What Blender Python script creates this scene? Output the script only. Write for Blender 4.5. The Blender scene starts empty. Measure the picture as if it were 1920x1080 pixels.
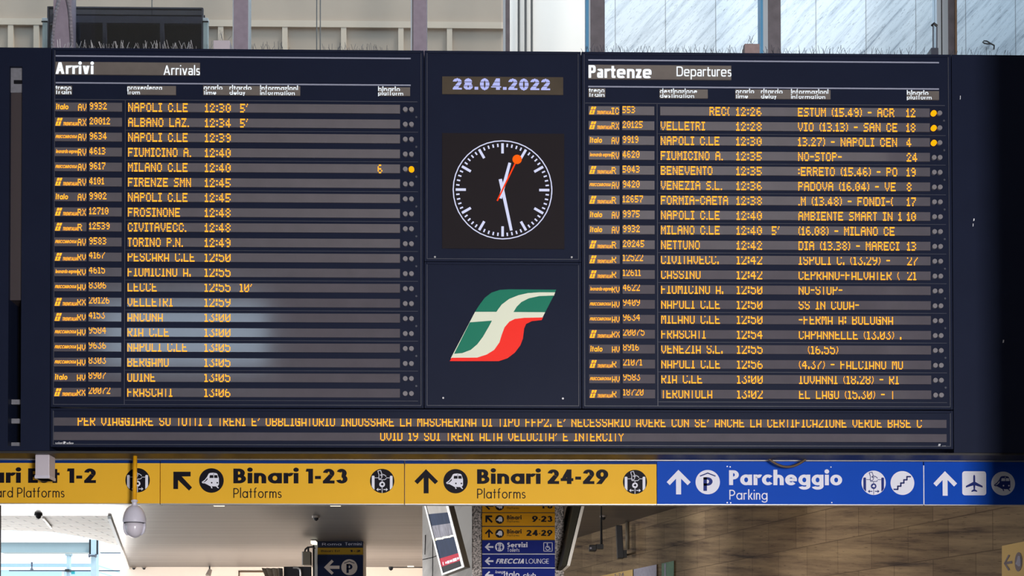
import bpy, math, random
from mathutils import Vector, Matrix
random.seed(7)
C = bpy.context.scene.collection
S = bpy.context.scene
PI = math.pi

# ------------------------------------------------------------------ camera
FPX, CY = 2600.0, 1250.0
YAW, PITCH, ROLL = -0.018994, 0.015576, 0.001014
CAM = Vector((0, -13, 1.7))
RM = Matrix.Rotation(YAW, 3, 'Z') @ Matrix.Rotation(PITCH, 3, 'X') @ Matrix.Rotation(ROLL, 3, 'Y')
cd = bpy.data.cameras.new('camera')
cam = bpy.data.objects.new('camera', cd)
C.objects.link(cam)
R4 = Matrix((RM.col[0], RM.col[2], -RM.col[1])).transposed().to_4x4()
cam.matrix_world = Matrix.Translation(CAM) @ R4
cd.sensor_width = 36.0
cd.lens = FPX / 1920 * 36
cd.shift_y = (CY - 540) / 1920
cd.clip_end = 500
S.camera = cam


def ray(px, py):
    return RM @ Vector(((px - 960) / FPX, 1.0, -(py - CY) / FPX))


def at(px, py, Y=0.0):
    d = ray(px, py)
    return CAM + d * ((Y - CAM.y) / d.y)


def at_z(px, py, Z):
    d = ray(px, py)
    return CAM + d * ((Z - CAM.z) / d.z)


# ------------------------------------------------------------------ light
S.view_settings.view_transform = 'Standard'
S.view_settings.look = 'None'
S.view_settings.exposure = 0
S.view_settings.gamma = 1
W = bpy.data.worlds.new('sky')
S.world = W
W.use_nodes = True
bg = W.node_tree.nodes['Background']
bg.inputs['Color'].default_value = (0.60, 0.80, 1.0, 1)
bg.inputs['Strength'].default_value = 2.1


def area(name, loc, target, size, power, col, sy=None, spread=180):
    l = bpy.data.lights.new(name, 'AREA')
    l.energy = power
    l.color = col
    l.size = size
    if sy:
        l.shape = 'RECTANGLE'
        l.size_y = sy
    o = bpy.data.objects.new(name, l)
    l.spread = math.radians(spread)
    o.location = loc
    o.rotation_euler = (Vector(target) - Vector(loc)).to_track_quat('-Z', 'Y').to_euler()
    C.objects.link(o)


area('daylight_from_entrance', (3.0, -16.0, 2.0), (1.0, 0, 5.0), 2.0, 2150, (1.0, 0.97, 0.96), 2.8)
area('daylight_from_platform_side', (-13.8, 21, 2.6), (0, 19.5, 4.7), 5.0, 280, (1.0, 0.97, 0.95), 4.0)
area('pier_fill', (-13.6, 3.5, 2.2), (0, 9.2, 3.5), 3.0, 260, (1.0, 0.98, 0.97), 2.6, 70)  # added fill lamp to brighten the marble pier and poster; no entrance built
area('soffit_fill', (-14.5, 33.0, 2.0), (-9.5, 16.0, 4.9), 6.0, 380, (1.0, 0.96, 0.92), 3.0, 80)  # added fill lamp aimed up at the canopy soffit to brighten it
area('far_wall_fill', (-4.0, 19.6, 2.2), (-4.0, 23.0, 5.0), 9.0, 480, (1.0, 0.88, 0.76), 1.2)  # added fill lamp below view, brightens far wall; no shops stand there
area('lit_shop_front_right', (2.2, 6.0, 1.2), (5.2, 6.5, 3.6), 3.0, 45, (1.0, 0.82, 0.62), 1.5)
sl = bpy.data.lights.new('sun', 'SUN')
sl.energy = 5.0
sl.angle = 0.35
sl.color = (1.0, 0.95, 0.88)
so = bpy.data.objects.new('sun', sl)
so.rotation_euler = Vector((-0.45, 0.25, -0.85)).to_track_quat('-Z', 'Y').to_euler()
C.objects.link(so)


# ------------------------------------------------------------------ materials
def mat(name, col, rough=0.6, spec=0.4, metal=0.0, emit=0.0, emit_col=None, var=0.0, scale=8.0, ior=None, coat=0.0):
    m = bpy.data.materials.new(name)
    m.use_nodes = True
    nt = m.node_tree
    b = nt.nodes['Principled BSDF']
    c = (col[0], col[1], col[2], 1)
    b.inputs['Base Color'].default_value = c
    b.inputs['Roughness'].default_value = rough
    b.inputs['Specular IOR Level'].default_value = spec
    b.inputs['Metallic'].default_value = metal
    if ior:
        b.inputs['IOR'].default_value = ior
    if coat:
        b.inputs['Coat Weight'].default_value = coat
        b.inputs['Coat Roughness'].default_value = 0.05
    if emit:
        ec = emit_col or col
        b.inputs['Emission Color'].default_value = (ec[0], ec[1], ec[2], 1)
        b.inputs['Emission Strength'].default_value = emit
    if var:
        tc = nt.nodes.new('ShaderNodeTexCoord')
        n = nt.nodes.new('ShaderNodeTexNoise')
        n.inputs['Scale'].default_value = scale
        n.inputs['Detail'].default_value = 6
        mx = nt.nodes.new('ShaderNodeMix')
        mx.data_type = 'RGBA'
        mx.inputs[6].default_value = (col[0] * (1 - var), col[1] * (1 - var), col[2] * (1 - var), 1)
        mx.inputs[7].default_value = (min(1, col[0] * (1 + var)), min(1, col[1] * (1 + var)), min(1, col[2] * (1 + var)), 1)
        nt.links.new(tc.outputs['Object'], n.inputs['Vector'])
        nt.links.new(n.outputs['Fac'], mx.inputs[0])
        nt.links.new(mx.outputs[2], b.inputs['Base Color'])
    return m


def led(name, col, s):
    m = bpy.data.materials.new(name)
    m.use_nodes = True
    nt = m.node_tree
    nt.nodes.clear()
    o = nt.nodes.new('ShaderNodeOutputMaterial')
    e = nt.nodes.new('ShaderNodeEmission')
    e.inputs['Color'].default_value = (col[0], col[1], col[2], 1)
    e.inputs['Strength'].default_value = s
    nt.links.new(e.outputs[0], o.inputs[0])
    return m


def glass(name, tint, gloss=0.06, rough=0.02):
    m = bpy.data.materials.new(name)
    m.use_nodes = True
    nt = m.node_tree
    nt.nodes.clear()
    o = nt.nodes.new('ShaderNodeOutputMaterial')
    t = nt.nodes.new('ShaderNodeBsdfTransparent')
    t.inputs['Color'].default_value = (tint[0], tint[1], tint[2], 1)
    g = nt.nodes.new('ShaderNodeBsdfGlossy')
    g.inputs['Roughness'].default_value = rough
    g.inputs['Color'].default_value = (1, 1, 1, 1)
    mx = nt.nodes.new('ShaderNodeMixShader')
    mx.inputs[0].default_value = gloss
    nt.links.new(t.outputs[0], mx.inputs[1])
    nt.links.new(g.outputs[0], mx.inputs[2])
    nt.links.new(mx.outputs[0], o.inputs[0])
    return m


def stone(name, c_lo, c_hi, c_vein, rot, vscale, stretch, joint=None, rough=0.7, pit=0.0, vein_lo=0.35, vein_hi=0.62, slab=0.72):
    """travertine: bands of stretched noise along a direction, slab to slab tone, dark joints and pits"""
    m = bpy.data.materials.new(name)
    m.use_nodes = True
    nt = m.node_tree
    L = nt.links.new
    b = nt.nodes['Principled BSDF']
    b.inputs['Roughness'].default_value = rough
    b.inputs['Specular IOR Level'].default_value = 0.25
    tc = nt.nodes.new('ShaderNodeTexCoord')
    mp = nt.nodes.new('ShaderNodeMapping')
    mp.inputs['Rotation'].default_value = rot
    mp2 = nt.nodes.new('ShaderNodeMapping')
    mp2.inputs['Scale'].default_value = stretch
    L(tc.outputs['Object'], mp.inputs['Vector'])
    L(mp.outputs[0], mp2.inputs['Vector'])
    n = nt.nodes.new('ShaderNodeTexNoise')
    n.inputs['Scale'].default_value = vscale
    n.inputs['Detail'].default_value = 10
    n.inputs['Roughness'].default_value = 0.68
    L(mp2.outputs[0], n.inputs['Vector'])
    r = nt.nodes.new('ShaderNodeValToRGB')
    r.color_ramp.elements[0].position = vein_lo
    r.color_ramp.elements[0].color = (*c_vein, 1)
    r.color_ramp.elements[1].position = vein_hi
    r.color_ramp.elements[1].color = (*c_hi, 1)
    e = r.color_ramp.elements.new((vein_lo * 2 + vein_hi) / 3)
    e.color = (*c_lo, 1)
    L(n.outputs['Fac'], r.inputs[0])
    out = r.outputs[0]
    if pit:
        v = nt.nodes.new('ShaderNodeTexNoise')
        v.inputs['Scale'].default_value = 26
        v.inputs['Detail'].default_value = 3
        L(mp2.outputs[0], v.inputs['Vector'])
        rr = nt.nodes.new('ShaderNodeValToRGB')
        rr.color_ramp.elements[0].position = 0.30
        rr.color_ramp.elements[0].color = (1 - pit, 1 - pit, 1 - pit, 1)
        rr.color_ramp.elements[1].position = 0.36
        rr.color_ramp.elements[1].color = (1, 1, 1, 1)
        L(v.outputs['Fac'], rr.inputs[0])
        mm = nt.nodes.new('ShaderNodeMix')
        mm.data_type = 'RGBA'
        mm.blend_type = 'MULTIPLY'
        mm.inputs[0].default_value = 1
        L(out, mm.inputs[6])
        L(rr.outputs[0], mm.inputs[7])
        out = mm.outputs[2]
    if joint:
        bw, bh, jr = joint
        mj = nt.nodes.new('ShaderNodeMapping')
        mj.inputs['Rotation'].default_value = jr
        L(tc.outputs['Object'], mj.inputs['Vector'])
        br = nt.nodes.new('ShaderNodeTexBrick')
        br.inputs['Color1'].default_value = (1, 1, 1, 1)
        br.inputs['Color2'].default_value = (slab, slab * .975, slab * .95, 1)
        br.inputs['Mortar'].default_value = (0.45, 0.43, 0.42, 1)
        br.inputs['Scale'].default_value = 1
        br.inputs['Mortar Size'].default_value = 0.006
        br.inputs['Brick Width'].default_value = bw
        br.inputs['Row Height'].default_value = bh
        br.offset = 0.37
        L(mj.outputs[0], br.inputs['Vector'])
        mm = nt.nodes.new('ShaderNodeMix')
        mm.data_type = 'RGBA'
        mm.blend_type = 'MULTIPLY'
        mm.inputs[0].default_value = 1
        L(out, mm.inputs[6])
        L(br.outputs['Color'], mm.inputs[7])
        out = mm.outputs[2]
    L(out, b.inputs['Base Color'])
    return m


M = {}
M['navy'] = mat('navy_enamel', (0.010, 0.014, 0.034), 0.5, 0.10, var=0.12, scale=3)
M['navy_in'] = mat('navy_enamel_face', (0.009, 0.012, 0.028), 0.5, 0.10, var=0.12, scale=4)
M['edge'] = mat('dark_steel_edge', (0.06, 0.065, 0.09), 0.4, 0.5)
M['groove'] = mat('black_groove', (0.004, 0.004, 0.007), 0.7, 0.2)
M['strip'] = mat('smoked_acrylic', (0.105, 0.095, 0.115), 0.09, 0.5, ior=2.2, var=0.16, scale=5)
M['strip_warm'] = mat('smoked_acrylic_warm', (0.155, 0.135, 0.125), 0.12, 0.5, ior=1.6, var=0.25, scale=6)
M['screen'] = mat('clock_screen_black', (0.017, 0.0135, 0.0165), 0.3, 0.2)
M['screen_brown'] = mat('date_screen_brown', (0.075, 0.058, 0.040), 0.3, 0.4, var=0.2, scale=10)
M['rule'] = mat('grey_rule_paint', (0.32, 0.34, 0.45), 0.5)
M['screw'] = mat('screw_steel', (0.6, 0.6, 0.62), 0.35, metal=0.6)
M['lamp_off'] = mat('unlit_lamp_lens', (0.22, 0.21, 0.23), 0.25, 0.6)
M['lamp_on'] = led('amber_lamp', (1.0, 0.40, 0.004), 1.3)
M['amber'] = led('amber_led', (1.0, 0.36, 0.020), 1.85)
M['white_led'] = led('white_led', (0.84, 0.92, 1.0), 1.25)
M['date_led'] = led('date_led', (0.50, 0.54, 1.0), 0.95)
M['clock_led'] = led('clock_led', (0.72, 0.75, 1.0), 0.95)
M['red_led'] = led('red_led', (1.0, 0.055, 0.01), 1.0)
M['orange_led'] = led('orange_led', (1.0, 0.13, 0.008), 1.0)
M['green'] = mat('emblem_green', (0.0, 0.19, 0.115), 0.5, 0.3)
M['cream'] = mat('emblem_cream', (0.80, 0.84, 0.68), 0.5, 0.3)
M['red'] = mat('emblem_red', (1.0, 0.02, 0.008), 0.5, 0.3)
M['white_print'] = mat('white_print', (0.8, 0.8, 0.85), 0.5, 0.3)
M['yellow'] = mat('yellow_enamel', (0.83, 0.46, 0.035), 0.5, 0.08, var=0.05, scale=2)
M['blue'] = mat('blue_enamel', (0.004, 0.065, 0.46), 0.5, 0.08, var=0.06, scale=2)
M['blue_deep'] = mat('deep_blue_enamel', (0.004, 0.03, 0.17), 0.5, 0.08)
M['ink'] = mat('black_vinyl', (0.009, 0.008, 0.014), 0.5, 0.08)
M['vinyl'] = mat('white_vinyl', (0.78, 0.78, 0.88), 0.5, 0.08)
M['vinyl_grey'] = mat('grey_vinyl', (0.42, 0.42, 0.52), 0.5, 0.08)
M['blue_print'] = mat('blue_print', (0.02, 0.035, 0.20), 0.5, 0.08)
M['alu'] = mat('brushed_aluminium', (0.62, 0.59, 0.57), 0.38, metal=0.75, var=0.1, scale=2)
M['under'] = mat('board_underside', (0.03, 0.028, 0.03), 0.5, var=0.3, scale=3)
M['box_grey'] = mat('grey_plastic', (0.55, 0.50, 0.56), 0.5, var=0.05)
M['pole_yellow'] = mat('yellow_pole', (0.80, 0.38, 0.01), 0.4)
M['cam_white'] = mat('camera_white', (0.60, 0.58, 0.68), 0.35, 0.5, var=0.06, scale=12)
M['cam_dome'] = mat('camera_dome', (0.66, 0.62, 0.70), 0.2, 0.6)
M['black'] = mat('black_plastic', (0.010, 0.009, 0.011), 0.5)
M['cable'] = mat('brown_cable', (0.10, 0.062, 0.035), 0.5)
M['cable_black'] = mat('black_cable', (0.012, 0.012, 0.013), 0.5)
M['mullion'] = mat('mauve_grey_mullion', (0.34, 0.29, 0.36), 0.55, var=0.22, scale=14)
M['mullion_dark'] = mat('weathered_mullion', (0.17, 0.155, 0.175), 0.55, var=0.35, scale=10)
M['mullion_light'] = mat('pale_aluminium', (0.62, 0.70, 0.78), 0.4, metal=0.3)
M['mullion_blue'] = mat('blue_film_edge', (0.12, 0.36, 0.62), 0.4)
M['tape'] = mat('torn_grey_sheet', (0.30, 0.28, 0.33), 0.5, var=0.4, scale=9)
M['glass'] = glass('clear_glass', (0.93, 0.95, 0.95), 0.05)
M['glass_dark'] = glass('tinted_glass', (0.30, 0.33, 0.40), 0.04, 0.1)
M['pale_bar'] = mat('pale_inner_bar', (0.85, 0.78, 0.78), 0.6)
M['plaster'] = mat('white_plaster', (0.94, 0.82, 0.73), 0.8, var=0.03, scale=2)
M['beige'] = mat('beige_sheeting', (0.33, 0.255, 0.195), 0.7, var=0.10, scale=1.6)
M['beige_band'] = mat('pale_beige_band', (0.44, 0.35, 0.27), 0.7, var=0.06, scale=3)
M['trav_white'] = stone('white_travertine', (0.60, 0.63, 0.68), (0.84, 0.86, 0.90), (0.22, 0.24, 0.30), (0, math.radians(48), 0),
                        2.1, (0.5, 1, 7.0), (0.66, 3.1, (PI / 2, 0, 0)), pit=0.65, vein_lo=0.30, vein_hi=0.52, slab=0.90)
M['trav_brown'] = stone('brown_travertine', (0.21, 0.142, 0.085), (0.36, 0.255, 0.145), (0.07, 0.046, 0.034), (0, math.radians(6), 0),
                        2.0, (0.20, 1, 3.6), (0.86, 0.47, (PI / 2, 0, 0)), pit=0.75, vein_lo=0.36, vein_hi=0.64)
M['marble'] = stone('grey_marble', (0.55, 0.54, 0.53), (0.70, 0.69, 0.67), (0.32, 0.32, 0.33), (0, math.radians(60), 0), 1.2, (0.6, 1, 3), vein_lo=0.25, vein_hi=0.5)
M['far_wall'] = mat('far_wall_paint', (0.74, 0.66, 0.58), 0.7, var=0.05, scale=2)
M['steel_post'] = mat('galvanised_steel', (0.42, 0.52, 0.56), 0.45, metal=0.3, var=0.12)
M['girder'] = mat('grey_green_girder', (0.30, 0.37, 0.38), 0.6, var=0.12, scale=1)
M['girder_lip'] = mat('girder_white_lip', (0.75, 0.78, 0.80), 0.6)
M['floor'] = mat('hall_floor', (0.15, 0.135, 0.12), 0.35, var=0.15, scale=1)
M['paving'] = mat('pale_platform_paving', (0.62, 0.58, 0.53), 0.7, var=0.08, scale=1)
M['hall'] = mat('hall_plaster', (0.30, 0.29, 0.28), 0.8, var=0.06, scale=1)
M['glow'] = led('lamp_tube', (1.0, 0.93, 0.72), 1.6)
M['dir_yellow'] = mat('directory_yellow', (0.80, 0.36, 0.006), 0.5, 0.08, var=0.05)
M['dir_blue'] = mat('directory_blue', (0.004, 0.016, 0.21), 0.5, 0.08)
M['foil'] = mat('crumpled_foil', (0.55, 0.50, 0.44), 0.3, metal=0.8, var=0.5, scale=12)
M['poster_dark'] = mat('poster_navy', (0.022, 0.036, 0.08), 0.7, 0.1, var=0.45, scale=5)
M['poster_red'] = mat('poster_red', (0.55, 0.03, 0.06), 0.7, 0.1)
M['poster_black'] = mat('poster_black', (0.03, 0.03, 0.035), 0.7, 0.1)
M['poster_silver'] = mat('wrinkled_silver_poster', (0.24, 0.23, 0.27), 0.6, 0.1, var=0.75, scale=7)
M['poster_pale'] = mat('pale_bare_panel', (0.42, 0.39, 0.36), 0.6, 0.1, var=0.2, scale=4)
M['poster_gold'] = mat('poster_gold', (0.85, 0.78, 0.45), 0.3, 0.5)
M['frame_alu'] = mat('frame_anodised', (0.66, 0.64, 0.62), 0.4, metal=0.35)
M['bar_white'] = mat('cream_frame', (0.85, 0.80, 0.72), 0.5)
M['frame_side'] = mat('frame_side_brown', (0.16, 0.135, 0.10), 0.5, metal=0.2)
M['frame_dark'] = mat('frame_back_dark', (0.035, 0.032, 0.022), 0.6, 0.1)
M['wall_yellow'] = mat('faded_yellow', (0.68, 0.44, 0.14), 0.5)
M['wall_grey'] = mat('faded_grey_blue', (0.33, 0.31, 0.38), 0.6, var=0.25, scale=14)
M['wall_green'] = mat('faded_green', (0.12, 0.24, 0.15), 0.6, var=0.2, scale=14)
M['taupe_ink'] = mat('taupe_ink', (0.20, 0.15, 0.16), 0.5)
M['teal'] = mat('teal_panel', (0.03, 0.42, 0.45), 0.5)
M['city'] = mat('pale_blue_facade', (0.50, 0.66, 0.82), 0.5, var=0.05)
M['city_band'] = mat('white_facade_band', (0.85, 0.87, 0.88), 0.6)


def granite():
    m = bpy.data.materials.new('speckled_granite')
    m.use_nodes = True
    nt = m.node_tree
    b = nt.nodes['Principled BSDF']
    b.inputs['Roughness'].default_value = 0.5
    tc = nt.nodes.new('ShaderNodeTexCoord')
    n = nt.nodes.new('ShaderNodeTexNoise')
    n.inputs['Scale'].default_value = 42
    n.inputs['Detail'].default_value = 4
    r = nt.nodes.new('ShaderNodeValToRGB')
    r.color_ramp.elements[0].position = 0.38
    r.color_ramp.elements[0].color = (0.06, 0.05, 0.045, 1)
    r.color_ramp.elements[1].position = 0.60
    r.color_ramp.elements[1].color = (0.62, 0.54, 0.50, 1)
    nt.links.new(tc.outputs['Object'], n.inputs['Vector'])
    nt.links.new(n.outputs['Fac'], r.inputs[0])
    nt.links.new(r.outputs[0], b.inputs['Base Color'])
    return m


def slatted():
    m = bpy.data.materials.new('metal_ceiling_slats')
    m.use_nodes = True
    nt = m.node_tree
    b = nt.nodes['Principled BSDF']
    b.inputs['Roughness'].default_value = 0.42
    b.inputs['Metallic'].default_value = 0.25
    tc = nt.nodes.new('ShaderNodeTexCoord')
    mp = nt.nodes.new('ShaderNodeMapping')
    mp.inputs['Scale'].default_value = (0.12, 5.5, 1)
    n = nt.nodes.new('ShaderNodeTexNoise')
    n.inputs['Scale'].default_value = 1.0
    n.inputs['Detail'].default_value = 5
    r = nt.nodes.new('ShaderNodeValToRGB')
    r.color_ramp.elements[0].position = 0.3
    r.color_ramp.elements[0].color = (0.105, 0.090, 0.084, 1)
    r.color_ramp.elements[1].position = 0.7
    r.color_ramp.elements[1].color = (0.19, 0.166, 0.155, 1)
    nt.links.new(tc.outputs['Object'], mp.inputs[0])
    nt.links.new(mp.outputs[0], n.inputs['Vector'])
    nt.links.new(n.outputs['Fac'], r.inputs[0])
    nt.links.new(r.outputs[0], b.inputs['Base Color'])
    return m


def soffit():
    m = bpy.data.materials.new('slotted_soffit_tiles')
    m.use_nodes = True
    nt = m.node_tree
    b = nt.nodes['Principled BSDF']
    b.inputs['Roughness'].default_value = 0.7
    tc = nt.nodes.new('ShaderNodeTexCoord')
    br = nt.nodes.new('ShaderNodeTexBrick')
    br.inputs['Color1'].default_value = (0.92, 0.87, 0.80, 1)
    br.inputs['Color2'].default_value = (0.82, 0.74, 0.67, 1)
    br.inputs['Mortar'].default_value = (0.30, 0.26, 0.24, 1)
    br.inputs['Scale'].default_value = 1
    br.inputs['Mortar Size'].default_value = 0.02
    br.inputs['Brick Width'].default_value = 0.62
    br.inputs['Row Height'].default_value = 0.22
    nt.links.new(tc.outputs['Object'], br.inputs['Vector'])
    nt.links.new(br.outputs['Color'], b.inputs['Base Color'])
    return m


M['granite'] = granite()
M['slats'] = slatted()
M['soffit'] = soffit()

# ------------------------------------------------------------------ mesh building
ORG = {}


class MB:
    def __init__(s):
        s.v = []
        s.f = []

    def face(s, pts):
        i = len(s.v)
        s.v += [tuple(p) for p in pts]
        s.f.append(tuple(range(i, i + len(pts))))

    def flat(s, pts, y):                                  # polygon in the X-Z plane
        s.face([(p[0], y, p[1]) for p in pts])

    def box(s, x0, x1, y0, y1, z0, z1):
        i = len(s.v)
        s.v += [(x, y, z) for x in (x0, x1) for y in (y0, y1) for z in (z0, z1)]
        s.f += [tuple(i + k for k in q) for q in ((0, 1, 3, 2), (4, 6, 7, 5), (0, 4, 5, 1), (2, 3, 7, 6), (0, 2, 6, 4), (1, 5, 7, 3))]

    def hull8(s, p):                                      # box from 4 front + 4 back corners
        i = len(s.v)
        s.v += [tuple(q) for q in p]
        s.f += [tuple(i + k for k in q) for q in ((0, 1, 2, 3), (7, 6, 5, 4), (0, 4, 5, 1), (1, 5, 6, 2), (2, 6, 7, 3), (3, 7, 4, 0))]

    def prism(s, pts, z0, z1):                            # polygon in plan, extruded up
        n = len(pts)
        i = len(s.v)
        s.v += [(p[0], p[1], z0) for p in pts] + [(p[0], p[1], z1) for p in pts]
        s.f.append(tuple(i + k for k in range(n))[::-1])
        s.f.append(tuple(i + n + k for k in range(n)))
        for k in range(n):
            s.f.append((i + k, i + (k + 1) % n, i + n + (k + 1) % n, i + n + k))

    def disc(s, cx, cz, r, y, n=48, rz=None):
        rz = rz or r
        s.flat([(cx + r * math.cos(2 * PI * k / n), cz + rz * math.sin(2 * PI * k / n)) for k in range(n)], y)

    def cyl_y(s, cx, cz, r, y0, y1, n=20):
        i = len(s.v)
        for y in (y0, y1):
            s.v += [(cx + r * math.cos(2 * PI * k / n), y, cz + r * math.sin(2 * PI * k / n)) for k in range(n)]
        s.f.append(tuple(i + k for k in range(n)))
        s.f.append(tuple(i + n + k for k in range(n))[::-1])
        for k in range(n):
            s.f.append((i + k, i + n + k, i + n + (k + 1) % n, i + (k + 1) % n))

    def tube(s, path, r, n=8):
        P = [Vector(p) for p in path]
        i = len(s.v)
        for k, p in enumerate(P):
            t = (P[min(k + 1, len(P) - 1)] - P[max(k - 1, 0)]).normalized()
            u = t.cross(Vector((0.31, 0.87, 0.38))).normalized()
            w = t.cross(u)
            rr = r[k] if isinstance(r, (list, tuple)) else r
            s.v += [tuple(p + (u * math.cos(2 * PI * a / n) + w * math.sin(2 * PI * a / n)) * rr) for a in range(n)]
        for k in range(len(P) - 1):
            for a in range(n):
                b = (a + 1) % n
                s.f.append((i + k * n + a, i + k * n + b, i + (k + 1) * n + b, i + (k + 1) * n + a))
        s.f.append(tuple(i + a for a in range(n))[::-1])
        s.f.append(tuple(i + (len(P) - 1) * n + a for a in range(n)))

    def lathe(s, c, prof, n=32):                          # profile (r, z) about the vertical through c
        i = len(s.v)
        for r, z in prof:
            s.v += [(c[0] + r * math.cos(2 * PI * a / n), c[1] + r * math.sin(2 * PI * a / n), c[2] + z) for a in range(n)]
        for k in range(len(prof) - 1):
            for a in range(n):
                b = (a + 1) % n
                s.f.append((i + k * n + a, i + k * n + b, i + (k + 1) * n + b, i + (k + 1) * n + a))
        s.f.append(tuple(i + a for a in range(n)))
        s.f.append(tuple(i + (len(prof) - 1) * n + a for a in range(n))[::-1])

    def build(s, name, m, parent=None, smooth=False, bevel=0.0):
        o0 = ORG.get(parent.name, Vector((0, 0, 0))) if parent else Vector((0, 0, 0))
        me = bpy.data.meshes.new(name)
        if parent is None and s.v:
            xs = [v[0] for v in s.v]
            ys = [v[1] for v in s.v]
            zs = [v[2] for v in s.v]
            o0 = Vector(((min(xs) + max(xs)) / 2, (min(ys) + max(ys)) / 2, min(zs)))
        me.from_pydata([(v[0] - o0.x, v[1] - o0.y, v[2] - o0.z) for v in s.v], [], s.f)
        me.validate()
        me.materials.append(m)
        if smooth:
            for p in me.polygons:
                p.use_smooth = True
        o = bpy.data.objects.new(name, me)
        C.objects.link(o)
        if parent:
            o.parent = parent
        else:
            o.location = o0
        ORG[o.name] = o0
        if bevel:
            b = o.modifiers.new('bevel', 'BEVEL')
            b.width = bevel
            b.segments = 2
            b.limit_method = 'ANGLE'
        return o


def thing(name, loc, label, cat, group=None):
    o = bpy.data.objects.new(name, None)
    o.location = loc
    o.empty_display_size = 0.1
    C.objects.link(o)
    ORG[o.name] = Vector(loc)
    return tag(o, label, cat, group)


def tag(o, label, cat, group=None):
    o['label'] = label
    o['category'] = cat
    if group:
        o['group'] = group
    return o


def struct(o):
    o['kind'] = 'structure'
    return o


def box(name, m, parent, *a, bevel=0.0):
    b = MB()
    b.box(*a)
    return b.build(name, m, parent, bevel=bevel)


# ------------------------------------------------------------------ lettering
def ringp(cx, cy, rx, ry, w, h, a0, a1, k=2.0):
    out = []
    n = max(3, int(abs(a1 - a0) / 9))

    def pt(a, x, y):
        c, s_ = math.cos(a), math.sin(a)
        return (cx + x * math.copysign(abs(c) ** (2 / k), c), cy + y * math.copysign(abs(s_) ** (2 / k), s_))
    ix, iy = max(0.004, rx - w), max(0.004, ry - h)
    for i in range(n):
        a = math.radians(a0 + (a1 - a0) * i / n)
        b = math.radians(a0 + (a1 - a0) * (i + 1) / n)
        out.append([pt(a, ix, iy), pt(a, rx, ry), pt(b, rx, ry), pt(b, ix, iy)])
    return out


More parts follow.
